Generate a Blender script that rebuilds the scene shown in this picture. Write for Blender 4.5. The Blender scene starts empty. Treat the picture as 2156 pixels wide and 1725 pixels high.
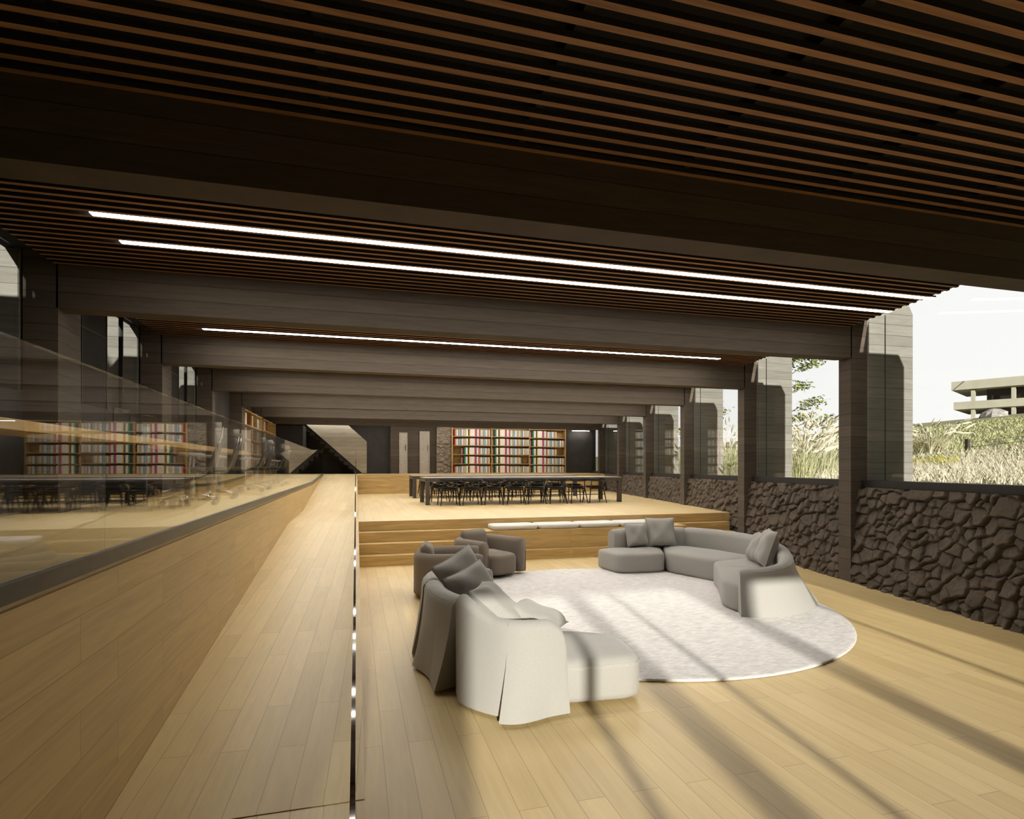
import bpy, math, random
import numpy as np
from mathutils import Vector, Matrix

random.seed(7)
RNG = np.random.default_rng(7)
SC = bpy.context.scene
COL = SC.collection
PI = math.pi

# ------------------------------------------------------------------ helpers
ORD = ("zeroth first second third fourth fifth sixth seventh eighth ninth tenth eleventh twelfth thirteenth fourteenth "
       "fifteenth sixteenth seventeenth eighteenth nineteenth twentieth").split() + \
      ["twenty-" + w for w in "first second third fourth fifth sixth seventh eighth ninth".split()] + ["thirtieth"] + \
      ["thirty-" + w for w in "first second third fourth fifth".split()]


def tag(o, label=None, cat=None, group=None, kind=None):
    if label: o['label'] = label
    if cat: o['category'] = cat
    if group: o['group'] = group
    if kind: o['kind'] = kind
    return o


def empty(name, loc=(0, 0, 0), rz=0.0):
    o = bpy.data.objects.new(name, None)
    COL.objects.link(o)
    o.empty_display_size = 0.1
    o.location = loc
    o.rotation_euler = (0, 0, rz)
    return o


def thing(name, label, cat, loc=(0, 0, 0), rz=0.0, group=None):
    return tag(empty(name, loc, rz), label, cat, group)


def mesh_obj(name, verts, faces, mat=None, parent=None, smooth=False, bevel=0.0, segs=2, subsurf=0):
    me = bpy.data.meshes.new(name)
    if isinstance(verts, np.ndarray): verts = verts.tolist()
    if isinstance(faces, np.ndarray): faces = faces.tolist()
    me.from_pydata(verts, [], faces)
    me.validate()
    if smooth:
        me.polygons.foreach_set('use_smooth', [True] * len(me.polygons))
    me.update()
    o = bpy.data.objects.new(name, me)
    COL.objects.link(o)
    if mat is not None:
        for m in (mat if isinstance(mat, (list, tuple)) else [mat]): me.materials.append(m)
    if parent is not None: o.parent = parent
    if bevel > 0:
        b = o.modifiers.new('bevel', 'BEVEL'); b.width = bevel; b.segments = segs; b.limit_method = 'ANGLE'
    if subsurf:
        s = o.modifiers.new('subsurf', 'SUBSURF'); s.levels = subsurf; s.render_levels = subsurf
    return o


class MB:
    def __init__(self):
        self.v = []; self.f = []

    def box(self, x0, x1, y0, y1, z0, z1):
        return self.hexa([(x0, y0, z0), (x1, y0, z0), (x1, y1, z0), (x0, y1, z0), (x0, y0, z1), (x1, y0, z1), (x1, y1, z1), (x0, y1, z1)])

    def hexa(self, p):
        b = len(self.v); self.v += [tuple(q) for q in p]
        self.f += [[b + i for i in f] for f in ((0, 3, 2, 1), (4, 5, 6, 7), (0, 1, 5, 4), (1, 2, 6, 5), (2, 3, 7, 6), (3, 0, 4, 7))]
        return self

    def prism(self, poly, z0, z1):            # polygon in XY, counter-clockwise
        b = len(self.v); n = len(poly)
        self.v += [(x, y, z0) for x, y in poly] + [(x, y, z1) for x, y in poly]
        self.f.append([b + i for i in reversed(range(n))]); self.f.append([b + n + i for i in range(n)])
        for i in range(n):
            j = (i + 1) % n
            self.f.append([b + i, b + j, b + n + j, b + n + i])
        return self

    def prism_y(self, poly, x0, x1):          # polygon in YZ, extruded along X
        b = len(self.v); n = len(poly)
        self.v += [(x0, y, z) for y, z in poly] + [(x1, y, z) for y, z in poly]
        self.f.append([b + i for i in reversed(range(n))]); self.f.append([b + n + i for i in range(n)])
        for i in range(n):
            j = (i + 1) % n
            self.f.append([b + i, b + j, b + n + j, b + n + i])
        return self

    def prism_x(self, poly, y0, y1):          # polygon in XZ, extruded along Y
        b = len(self.v); n = len(poly)
        self.v += [(x, y1, z) for x, z in poly] + [(x, y0, z) for x, z in poly]
        self.f.append([b + i for i in reversed(range(n))]); self.f.append([b + n + i for i in range(n)])
        for i in range(n):
            j = (i + 1) % n
            self.f.append([b + i, b + j, b + n + j, b + n + i])
        return self

    def tube(self, pts, radii, n=8, caps=True):
        pts = [Vector(p) for p in pts]
        if not isinstance(radii, (list, tuple)): radii = [radii] * len(pts)
        b = len(self.v)
        prev = None
        for i, p in enumerate(pts):
            d = (pts[min(i + 1, len(pts) - 1)] - pts[max(i - 1, 0)])
            d = d.normalized() if d.length > 1e-9 else Vector((0, 0, 1))
            if prev is None:
                up = Vector((0, 0, 1)) if abs(d.z) < .9 else Vector((1, 0, 0))
                u = d.cross(up).normalized()
            else:
                u = (prev - d * prev.dot(d)).normalized()
            prev = u
            w = d.cross(u)
            for k in range(n):
                a = 2 * PI * k / n
                self.v.append(tuple(p + (u * math.cos(a) + w * math.sin(a)) * radii[i]))
        for i in range(len(pts) - 1):
            for k in range(n):
                q = b + i * n; r = q + n; k2 = (k + 1) % n
                self.f.append([q + k, q + k2, r + k2, r + k])
        if caps:
            self.f.append([b + k for k in reversed(range(n))])
            e = b + (len(pts) - 1) * n
            self.f.append([e + k for k in range(n)])
        return self

    def lathe(self, prof, n=20, cx=0, cy=0):  # prof: (r, z) from bottom to top
        b = len(self.v)
        for r, z in prof:
            for k in range(n):
                a = 2 * PI * k / n
                self.v.append((cx + r * math.cos(a), cy + r * math.sin(a), z))
        for i in range(len(prof) - 1):
            for k in range(n):
                k2 = (k + 1) % n
                self.f.append([b + i * n + k, b + i * n + k2, b + (i + 1) * n + k2, b + (i + 1) * n + k])
        self.f.append([b + k for k in reversed(range(n))])
        e = b + (len(prof) - 1) * n
        self.f.append([e + k for k in range(n)])
        return self

    def build(self, name, mat, parent=None, **kw):
        return mesh_obj(name, self.v, self.f, mat, parent, **kw)


def rings_mesh(rings, closed_u=True, cap0=True, cap1=True):
    """rings: list of equally long point lists -> verts, faces"""
    n = len(rings[0]); v = [tuple(p) for r in rings for p in r]; f = []
    for i in range(len(rings) - 1):
        for k in range(n if closed_u else n - 1):
            k2 = (k + 1) % n
            f.append([i * n + k, i * n + k2, (i + 1) * n + k2, (i + 1) * n + k])
    if cap0: f.append(list(reversed(range(n))))
    if cap1: f.append([(len(rings) - 1) * n + k for k in range(n)])
    return v, f


def copy_tree(o, parent=None):
    c = o.copy(); COL.objects.link(c)
    if parent is not None: c.parent = parent
    for ch in list(o.children): copy_tree(ch, c)
    return c


def chaikin(pts, it=2, closed=True):
    for _ in range(it):
        q = []
        n = len(pts)
        rng = range(n) if closed else range(n - 1)
        if not closed: q.append(pts[0])
        for i in rng:
            a, b = pts[i], pts[(i + 1) % n]
            q.append((a[0] * .75 + b[0] * .25, a[1] * .75 + b[1] * .25))
            q.append((a[0] * .25 + b[0] * .75, a[1] * .25 + b[1] * .75))
        if not closed: q.append(pts[-1])
        pts = q
    return pts


# ------------------------------------------------------------------ materials
def new_mat(name):
    m = bpy.data.materials.new(name); m.use_nodes = True
    nt = m.node_tree; nt.nodes.clear()
    out = nt.nodes.new('ShaderNodeOutputMaterial')
    return m, nt, out


def N(nt, typ, **kw):
    n = nt.nodes.new(typ)
    for k, v in kw.items():
        if k in n.inputs: n.inputs[k].default_value = v
        else: setattr(n, k, v)
    return n


def principled(nt, out, color=None, rough=.5, metal=0.0, spec=.5):
    p = nt.nodes.new('ShaderNodeBsdfPrincipled')
    if color: p.inputs['Base Color'].default_value = (*color, 1)
    p.inputs['Roughness'].default_value = rough
    p.inputs['Metallic'].default_value = metal
    p.inputs['Specular IOR Level'].default_value = spec
    nt.links.new(p.outputs[0], out.inputs['Surface'])
    return p


def mix_rgb(nt, a, b, fac, blend='MIX'):
    m = nt.nodes.new('ShaderNodeMix'); m.data_type = 'RGBA'; m.blend_type = blend
    for sock, val in ((m.inputs['Factor'], fac), (m.inputs['A'], a), (m.inputs['B'], b)):
        if hasattr(val, 'is_linked') or hasattr(val, 'links'): nt.links.new(val, sock)
        elif isinstance(val, (tuple, list)): sock.default_value = (*val, 1)
        else: sock.default_value = val
    return m.outputs['Result']


def plain(name, color, rough=.5, metal=0.0, spec=.5, noise=0.12, scale=18.0, bump=0.0, obj=True):
    m, nt, out = new_mat(name)
    p = principled(nt, out, color, rough, metal, spec)
    tc = N(nt, 'ShaderNodeTexCoord')
    nz = N(nt, 'ShaderNodeTexNoise', Scale=scale, Detail=4.0)
    nt.links.new(tc.outputs['Object'], nz.inputs['Vector'])
    r = N(nt, 'ShaderNodeMapRange')
    r.inputs['From Min'].default_value = .3; r.inputs['From Max'].default_value = .7
    r.inputs['To Min'].default_value = 1 - noise; r.inputs['To Max'].default_value = 1 + noise
    nt.links.new(nz.outputs['Fac'], r.inputs['Value'])
    c = mix_rgb(nt, color, r.outputs[0], 1.0, 'MULTIPLY')
    nt.links.new(c, p.inputs['Base Color'])
    if bump:
        b = N(nt, 'ShaderNodeBump', Strength=bump, Distance=.01)
        nt.links.new(nz.outputs['Fac'], b.inputs['Height'])
        nt.links.new(b.outputs[0], p.inputs['Normal'])
    return m


def vec_swizzle(nt, src, order, rot=0.0):
    sep = N(nt, 'ShaderNodeSeparateXYZ'); nt.links.new(src, sep.inputs[0])
    cb = N(nt, 'ShaderNodeCombineXYZ')
    for i, ch in enumerate(order):
        if ch in 'XYZ': nt.links.new(sep.outputs[ch], cb.inputs[i])
    res = cb.outputs[0]
    if rot:
        mp = N(nt, 'ShaderNodeMapping'); mp.inputs['Rotation'].default_value[2] = rot
        nt.links.new(res, mp.inputs['Vector']); res = mp.outputs[0]
    return res


def wood_planks(name, c_dark, c_light, order='YX', row=.15, length=1.3, rough=.42, seam=.0016, rot=0.0, seam_col=.35, spec=.5, grain=1.0):
    m, nt, out = new_mat(name)
    p = principled(nt, out, c_light, rough, spec=spec)
    geo = N(nt, 'ShaderNodeNewGeometry')
    v = vec_swizzle(nt, geo.outputs['Position'], order + [c for c in 'XYZ' if c not in order][0], rot)
    br = N(nt, 'ShaderNodeTexBrick', offset=.37, offset_frequency=2)
    br.inputs['Scale'].default_value = 1.0
    br.inputs['Brick Width'].default_value = length; br.inputs['Row Height'].default_value = row
    br.inputs['Mortar Size'].default_value = seam; br.inputs['Mortar Smooth'].default_value = .1
    br.inputs['Color1'].default_value = (0, 0, 0, 1); br.inputs['Color2'].default_value = (1, 1, 1, 1)
    br.inputs['Mortar'].default_value = (.5, .5, .5, 1)
    flat = N(nt, 'ShaderNodeVectorMath', operation='MULTIPLY'); flat.inputs[1].default_value = (1, 1, 0)
    nt.links.new(v, flat.inputs[0])
    nt.links.new(flat.outputs[0], br.inputs['Vector'])
    # grain stretched along the board
    mp = N(nt, 'ShaderNodeMapping'); mp.inputs['Scale'].default_value = (.9, 14, 14)
    nt.links.new(v, mp.inputs['Vector'])
    off = N(nt, 'ShaderNodeVectorMath', operation='ADD')
    nt.links.new(mp.outputs[0], off.inputs[0])
    sc = N(nt, 'ShaderNodeVectorMath', operation='SCALE'); sc.inputs['Scale'].default_value = 37.0
    nt.links.new(br.outputs['Color'], sc.inputs[0]); nt.links.new(sc.outputs[0], off.inputs[1])
    nz = N(nt, 'ShaderNodeTexNoise', Scale=1.6, Detail=6.0, Distortion=.9)
    nt.links.new(off.outputs[0], nz.inputs['Vector'])
    base = mix_rgb(nt, c_dark, c_light, br.outputs['Color'])
    half = mix_rgb(nt, base, mix_rgb(nt, c_dark, c_light, .6), .45)
    gr = N(nt, 'ShaderNodeMapRange')
    gr.inputs['From Min'].default_value = .3; gr.inputs['From Max'].default_value = .72
    gr.inputs['To Min'].default_value = 1 - .16 * grain; gr.inputs['To Max'].default_value = 1 + .12 * grain
    nt.links.new(nz.outputs['Fac'], gr.inputs['Value'])
    col = mix_rgb(nt, half, gr.outputs[0], 1.0, 'MULTIPLY')
    sm = N(nt, 'ShaderNodeMath', operation='MULTIPLY'); sm.inputs[1].default_value = 1 - seam_col
    nt.links.new(br.outputs['Fac'], sm.inputs[0])
    col = mix_rgb(nt, col, (c_dark[0] * .25, c_dark[1] * .22, c_dark[2] * .2), sm.outputs[0])
    nt.links.new(col, p.inputs['Base Color'])
    rr = N(nt, 'ShaderNodeMapRange'); rr.inputs['To Min'].default_value = rough - .06; rr.inputs['To Max'].default_value = rough + .08
    nt.links.new(nz.outputs['Fac'], rr.inputs['Value']); nt.links.new(rr.outputs[0], p.inputs['Roughness'])
    return m


def wood_grain(name, c_dark, c_light, scale=(1.2, 22, 22), rough=.45, spec=.4):
    m, nt, out = new_mat(name)
    p = principled(nt, out, c_light, rough, spec=spec)
    tc = N(nt, 'ShaderNodeTexCoord')
    mp = N(nt, 'ShaderNodeMapping'); mp.inputs['Scale'].default_value = scale
    nt.links.new(tc.outputs['Object'], mp.inputs['Vector'])
    nz = N(nt, 'ShaderNodeTexNoise', Scale=1.0, Detail=6.0, Distortion=1.2)
    nt.links.new(mp.outputs[0], nz.inputs['Vector'])
    r = N(nt, 'ShaderNodeMapRange'); r.inputs['From Min'].default_value = .28; r.inputs['From Max'].default_value = .72
    nt.links.new(nz.outputs['Fac'], r.inputs['Value'])
    nt.links.new(mix_rgb(nt, c_dark, c_light, r.outputs[0]), p.inputs['Base Color'])
    return m


def board_concrete(name, color, band=.165, rough=.8):
    m, nt, out = new_mat(name)
    p = principled(nt, out, color, rough, spec=.25)
    geo = N(nt, 'ShaderNodeNewGeometry')
    sep = N(nt, 'ShaderNodeSeparateXYZ'); nt.links.new(geo.outputs['Position'], sep.inputs[0])
    add = N(nt, 'ShaderNodeMath', operation='ADD'); nt.links.new(sep.outputs['X'], add.inputs[0]); nt.links.new(sep.outputs['Y'], add.inputs[1])
    cb = N(nt, 'ShaderNodeCombineXYZ'); nt.links.new(add.outputs[0], cb.inputs[0]); nt.links.new(sep.outputs['Z'], cb.inputs[1])
    br = N(nt, 'ShaderNodeTexBrick', offset=.43)
    br.inputs['Scale'].default_value = 1.0; br.inputs['Brick Width'].default_value = 90.0; br.inputs['Row Height'].default_value = band
    br.inputs['Mortar Size'].default_value = .0035; br.inputs['Mortar Smooth'].default_value = .3
    br.inputs['Color1'].default_value = (.88, .88, .88, 1); br.inputs['Color2'].default_value = (1.12, 1.12, 1.12, 1); br.inputs['Mortar'].default_value = (.38, .38, .38, 1)
    nt.links.new(cb.outputs[0], br.inputs['Vector'])
    mp = N(nt, 'ShaderNodeMapping'); mp.inputs['Scale'].default_value = (1.5, 1.5, 16)
    nt.links.new(geo.outputs['Position'], mp.inputs['Vector'])
    nz = N(nt, 'ShaderNodeTexNoise', Scale=1.7, Detail=7.0, Roughness=.65)
    nt.links.new(mp.outputs[0], nz.inputs['Vector'])
    r = N(nt, 'ShaderNodeMapRange'); r.inputs['From Min'].default_value = .3; r.inputs['From Max'].default_value = .7
    r.inputs['To Min'].default_value = .82; r.inputs['To Max'].default_value = 1.14
    nt.links.new(nz.outputs['Fac'], r.inputs['Value'])
    c = mix_rgb(nt, color, br.outputs['Color'], 1.0, 'MULTIPLY')
    c = mix_rgb(nt, c, r.outputs[0], 1.0, 'MULTIPLY')
    nt.links.new(c, p.inputs['Base Color'])
    b = N(nt, 'ShaderNodeBump', Strength=.25, Distance=.01)
    nt.links.new(br.outputs['Color'], b.inputs['Height']); nt.links.new(b.outputs[0], p.inputs['Normal'])
    return m


def glass_mat(name, tint=(1, 1, 1), f0=.04, gain=1.0):
    m, nt, out = new_mat(name)
    tr = N(nt, 'ShaderNodeBsdfTransparent'); tr.inputs[0].default_value = (*tint, 1)
    gl = N(nt, 'ShaderNodeBsdfGlossy'); gl.inputs['Roughness'].default_value = 0.0
    gl.inputs['Color'].default_value = (1, 1, 1, 1)
    lw = N(nt, 'ShaderNodeLayerWeight'); lw.inputs['Blend'].default_value = .5
    pw = N(nt, 'ShaderNodeMath', operation='POWER'); pw.inputs[1].default_value = 5.0
    nt.links.new(lw.outputs['Facing'], pw.inputs[0])
    ma = N(nt, 'ShaderNodeMath', operation='MULTIPLY_ADD'); ma.inputs[1].default_value = .96 * gain; ma.inputs[2].default_value = f0 * gain
    nt.links.new(pw.outputs[0], ma.inputs[0])
    cl = N(nt, 'ShaderNodeClamp'); nt.links.new(ma.outputs[0], cl.inputs[0])
    mx = N(nt, 'ShaderNodeMixShader')
    nt.links.new(cl.outputs[0], mx.inputs[0]); nt.links.new(tr.outputs[0], mx.inputs[1]); nt.links.new(gl.outputs[0], mx.inputs[2])
    nt.links.new(mx.outputs[0], out.inputs['Surface'])
    return m


def emit_mat(name, color, strength):
    m, nt, out = new_mat(name)
    e = N(nt, 'ShaderNodeEmission'); e.inputs[0].default_value = (*color, 1); e.inputs[1].default_value = strength
    nt.links.new(e.outputs[0], out.inputs['Surface'])
    return m


def fabric(name, color, scale=420.0, bump=.25, rough=.9, mottled=0.0, mott_scale=3.0):
    m, nt, out = new_mat(name)
    p = principled(nt, out, color, rough, spec=.15)
    p.inputs['Sheen Weight'].default_value = .15
    tc = N(nt, 'ShaderNodeTexCoord')
    nz = N(nt, 'ShaderNodeTexNoise', Scale=scale, Detail=2.0)
    nt.links.new(tc.outputs['Object'], nz.inputs['Vector'])
    r = N(nt, 'ShaderNodeMapRange'); r.inputs['From Min'].default_value = .3; r.inputs['From Max'].default_value = .7
    r.inputs['To Min'].default_value = .85; r.inputs['To Max'].default_value = 1.12
    nt.links.new(nz.outputs['Fac'], r.inputs['Value'])
    c = mix_rgb(nt, color, r.outputs[0], 1.0, 'MULTIPLY')
    nt.links.new(c, p.inputs['Base Color'])
    b = N(nt, 'ShaderNodeBump', Strength=bump, Distance=.002)
    nt.links.new(nz.outputs['Fac'], b.inputs['Height']); nt.links.new(b.outputs[0], p.inputs['Normal'])
    return m


def rug_mat():
    m, nt, out = new_mat('rug_wool')
    p = principled(nt, out, (.6, .57, .55), .95, spec=.1)
    geo = N(nt, 'ShaderNodeNewGeometry')
    mp = N(nt, 'ShaderNodeMapping'); mp.inputs['Scale'].default_value = (3.2, 7.0, 1); mp.inputs['Rotation'].default_value[2] = .5
    nt.links.new(geo.outputs['Position'], mp.inputs['Vector'])
    n1 = N(nt, 'ShaderNodeTexNoise', Scale=1.9, Detail=9.0, Roughness=.75); nt.links.new(mp.outputs[0], n1.inputs['Vector'])
    mp2 = N(nt, 'ShaderNodeMapping'); mp2.inputs['Scale'].default_value = (12, 160, 1); mp2.inputs['Rotation'].default_value[2] = .5
    nt.links.new(geo.outputs['Position'], mp2.inputs['Vector'])
    n2 = N(nt, 'ShaderNodeTexNoise', Scale=1.0, Detail=3.0); nt.links.new(mp2.outputs[0], n2.inputs['Vector'])
    a = N(nt, 'ShaderNodeMapRange'); a.inputs['From Min'].default_value = .35; a.inputs['From Max'].default_value = .68
    nt.links.new(n1.outputs['Fac'], a.inputs['Value'])
    c = mix_rgb(nt, (.60, .57, .545), (.80, .775, .745), a.outputs[0])
    r = N(nt, 'ShaderNodeMapRange'); r.inputs['From Min'].default_value = .3; r.inputs['From Max'].default_value = .7
    r.inputs['To Min'].default_value = .72; r.inputs['To Max'].default_value = 1.18
    nt.links.new(n2.outputs['Fac'], r.inputs['Value'])
    c = mix_rgb(nt, c, r.outputs[0], 1.0, 'MULTIPLY')
    nt.links.new(c, p.inputs['Base Color'])
    b = N(nt, 'ShaderNodeBump', Strength=.5, Distance=.006)
    nt.links.new(n2.outputs['Fac'], b.inputs['Height']); nt.links.new(b.outputs[0], p.inputs['Normal'])
    return m


def stone_mat(name='volcanic_stone', ca=(.078, .061, .046), cb_=(.120, .096, .074)):
    m, nt, out = new_mat(name)
    p = principled(nt, out, (.2, .17, .14), .9, spec=.2)
    geo = N(nt, 'ShaderNodeNewGeometry')
    n1 = N(nt, 'ShaderNodeTexNoise', Scale=5.0, Detail=6.0); nt.links.new(geo.outputs['Position'], n1.inputs['Vector'])
    n2 = N(nt, 'ShaderNodeTexNoise', Scale=60.0, Detail=5.0); nt.links.new(geo.outputs['Position'], n2.inputs['Vector'])
    a = N(nt, 'ShaderNodeMapRange'); a.inputs['From Min'].default_value = .3; a.inputs['From Max'].default_value = .7
    nt.links.new(n1.outputs['Fac'], a.inputs['Value'])
    c = mix_rgb(nt, ca, cb_, a.outputs[0])
    nt.links.new(c, p.inputs['Base Color'])
    b = N(nt, 'ShaderNodeBump', Strength=.5, Distance=.015)
    nt.links.new(n2.outputs['Fac'], b.inputs['Height']); nt.links.new(b.outputs[0], p.inputs['Normal'])
    return m


OAK_D, OAK_L = (.53, .385, .17), (.68, .515, .255)
M_floor = wood_planks('oak_floor', OAK_D, OAK_L, 'YX', .155, 1.35, rough=.40, grain=.55)
M_ramp = wood_planks('oak_ramp', OAK_D, OAK_L, 'YX', .155, 1.35, rough=.40, rot=-.05, grain=.5)
M_rampwall = wood_planks('oak_cladding', (.42, .28, .11), (.52, .36, .155), 'YZ', .21, 1.1, rough=.5, seam=.0018, seam_col=.45)
M_step = wood_planks('oak_steps', (.46, .30, .11), (.58, .40, .165), 'XZ', .7, 2.4, rough=.45, seam=.0008, grain=1.6)
M_shelf = wood_grain('oak_shelf', (.36, .225, .085), (.50, .345, .145), (2, 2, 18))
M_desk = wood_grain('oak_desk', (.48, .30, .11), (.60, .40, .17), (18, 2, 18))
M_slat = wood_grain('walnut_slats', (.22, .11, .053), (.37, .195, .095), (2.0, 30, 30), rough=.6, spec=.2)
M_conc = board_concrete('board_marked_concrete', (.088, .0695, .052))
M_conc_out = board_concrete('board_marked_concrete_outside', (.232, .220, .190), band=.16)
M_dark = plain('dark_plaster', (.055, .05, .047), .8, spec=.2, scale=4)
M_bdark = plain('dark_building_glass', (.018, .014, .013), .3)
M_slatside = plain('slat_side_shade', (.034, .029, .026), .9, spec=.05)  # shade of the gaps put into the slat sides as near-black
M_slatend = plain('slat_end_grain', (.10, .075, .06), .9)
M_black = plain('black_board', (.030, .027, .025), .9, spec=.1, scale=3)
M_frame = plain('dark_bronze_metal', (.020, .017, .015), .6, 0, .3)
M_shoe = plain('bronze_base_shoe', (.055, .048, .043), .35, .5)
M_cap = plain('dark_glass_edge', (.30, .28, .26), .04, 1.0, noise=.02)
M_glass = glass_mat('balustrade_glass', (.97, .985, .975), .05, 1.05)
M_win = glass_mat('window_glass', (.985, .99, .985), .04, 1.0)
M_screen = glass_mat('screen_glass', (.9, .93, .92), .06, 1.2)
M_stone = stone_mat()
M_pier = stone_mat('brightened_volcanic_stone', (.19, .155, .12), (.28, .235, .185))  # wall stone again, paler to put the pier's light into the colour
M_led = emit_mat('led_diffuser', (1.0, .95, .87), 34.0)
M_led_soft = emit_mat('led_diffuser_dimmed', (1.0, .95, .87), 20.0)
M_table = plain('dark_stained_table', (.075, .062, .055), .42, 0, .4)
M_chair = plain('black_lacquered_wood', (.010, .009, .0085), .4, 0, .4)
M_sofa = fabric('greige_upholstery', (.345, .330, .298))
M_pillow = fabric('greige_cushion_fabric', (.355, .339, .305), 300)
M_arm = fabric('taupe_upholstery', (.20, .165, .128))
M_bench = fabric('boucle_pad', (.62, .60, .56), 160, .6)
M_thread = plain('cream_topstitching', (.50, .48, .43), .8)
M_rug = rug_mat()
M_rugedge = fabric('rug_edge_binding', (.60, .57, .54), 90, .6)
M_mesh = plain('dark_chair_mesh', (.075, .07, .064), .55)
M_plastic = plain('grey_chair_plastic', (.50, .47, .42), .35)
M_chrome = plain('polished_aluminium', (.62, .60, .57), .2, 1.0)
M_steel = plain('steel_door_skin', (.46, .42, .36), .4, .2)
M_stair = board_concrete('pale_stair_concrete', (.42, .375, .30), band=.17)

# ------------------------------------------------------------------ layout constants (metres; lower floor is z = 0, camera at x = y = 0)
CAM_Z = 1.70
MID, UP, OFF = 0.70, 1.40, 1.23
BEAM_Y = [3.55 + 3.2 * k for k in range(-3, 7)]         # front faces; k = -3 is the entrance facade behind the camera
BEAM_T, BEAM_B, SLAT_B = .25, 3.306, 3.75
XL = -2.90
RX0, RX1 = -1.16, .045                                   # ramp
Y_BACK = 25.6


def xb(y): return 6.553 + .196 * (y - 4.204)              # foot of the stone wall
def xc(y): return 7.02 + .196 * (y - 6.77)                # inner edge of the columns


# ------------------------------------------------------------------ floors, steps, ramp
def struct(o, label, cat=None): return tag(o, label, cat, kind='structure')


m = MB(); m.prism([(-3.3, -6.4), (xb(-6.4) + .5, -6.4), (xb(10.9) + .5, 10.9), (-3.3, 10.9)], -.12, 0.0)
struct(m.build('floor', M_floor), 'golden oak plank floor of the lower lounge')
m = MB(); m.prism([(RX1, 10.72), (xb(10.72) + .12, 10.72), (xb(21.6) + .12, 21.6), (RX1, 21.6)], .02, MID)
fl = m.build('floor.001', M_floor); struct(fl, 'oak plank floor of the raised reading platform under the long tables')
m = MB(); m.prism([(RX1, 10.70), (xb(10.7) - .10, 10.70), (xb(10.72) - .10, 10.7195), (RX1, 10.7195)], .527, MID); m.build('riser_board', M_step, fl)
m = MB(); m.prism([(RX1, 22.3), (xb(22.3) + .12, 22.3), (xb(Y_BACK) + .12, Y_BACK), (-3.3, Y_BACK), (-3.3, 21.85), (RX1, 21.85)], .02, UP)
fl = m.build('floor.002', M_floor); struct(fl, 'pale oak floor of the top level in front of the back wall')
m = MB(); m.prism([(RX1, 22.285), (xb(22.3) - .10, 22.285), (xb(22.3) - .10, 22.2995), (RX1, 22.2995)], 1.226, UP); m.build('riser_board', M_step, fl)
m = MB(); m.prism_y([(-6.2, 1.0), (-6.2, OFF), (16.4, OFF), (21.84, UP), (21.84, 1.0)][::-1], -3.3, RX0 - .02)
struct(m.build('floor.003', M_floor), 'oak floor of the office gallery behind the glass balustrade')


def ramp_z(y):
    return float(np.interp(y, [3.0, 10.81, 13.65, 21.8], [0.004, MID, MID, UP]))


m = MB(); m.prism_y([(3.0, .002), (21.84, .002), (21.84, UP), (21.8, UP), (13.65, MID), (10.81, MID), (3.0, .004)], RX0 + .002, RX1 - .002)
struct(m.build('ramp', M_ramp), 'long pale oak ramp climbing beside the glass balustrade to the top level', 'ramp')
m = MB(); m.prism_y([(-6.2, 0), (21.84, 0), (21.84, UP - .03), (16.4, OFF - .03), (-6.2, OFF - .03)], RX0 - .02, RX0)
struct(m.build('wall_ramp', M_rampwall), 'oak clad wall below the office gallery, beside the ramp')

st = thing('wooden_steps', 'flight of wide golden oak steps from the lounge up to the reading platform', 'steps')
for i, (y0, y1) in enumerate(((9.95, 10.2), (10.2, 10.46), (10.46, 10.72))):
    m = MB(); y1 = min(y1, 10.699)
    m.prism([(RX1 + .001, y0), (xb(y0) - .10, y0), (xb(y1) - .10, y1), (RX1 + .001, y1)], .001 if i == 0 else .175 * i, .175 * (i + 1) - .0005)
    m.build('step', M_step, st, bevel=.004)
m = MB(); m.box(2.15, 6.40, 10.10, 10.698, .176, .526)
tag(m.build('bench', M_step, st, bevel=.005), 'deep oak bench built into the steps')
st2 = thing('wooden_steps.001', 'far flight of oak steps from the reading platform up to the top level', 'steps')
for i in range(3):
    y0 = 21.5 + .267 * i
    m = MB(); m.prism([(RX1 + .001, y0), (xb(y0) - .10, y0), (xb(y0 + .26) - .10, y0 + .26), (RX1 + .001, y0 + .26)], MID + .001 + .175 * i, MID + .175 * (i + 1) - .0005)
    m.build('step', M_step, st2, bevel=.004)

# ------------------------------------------------------------------ ceiling, beams, slats, lights
m = MB(); m.prism([(-3.35, -6.4), (xc(-6.4) + .28, -6.4), (xc(Y_BACK) + .28, Y_BACK + .3), (-3.35, Y_BACK + .3)], 3.87, 4.08)
struct(m.build('ceiling', M_black), 'black ceiling board above the timber slats')
names = ['behind the camera'] * 3
for k, y in enumerate(BEAM_Y):
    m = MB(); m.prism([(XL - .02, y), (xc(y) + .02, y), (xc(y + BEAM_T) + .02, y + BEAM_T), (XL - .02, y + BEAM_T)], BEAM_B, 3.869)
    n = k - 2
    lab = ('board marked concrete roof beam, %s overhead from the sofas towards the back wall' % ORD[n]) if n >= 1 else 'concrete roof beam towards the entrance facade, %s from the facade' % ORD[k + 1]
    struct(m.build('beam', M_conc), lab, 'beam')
BAYS = [(BEAM_Y[k] + BEAM_T, BEAM_Y[k + 1]) for k in range(len(BEAM_Y) - 1)] + [(BEAM_Y[-1] + BEAM_T, Y_BACK)]
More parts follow.
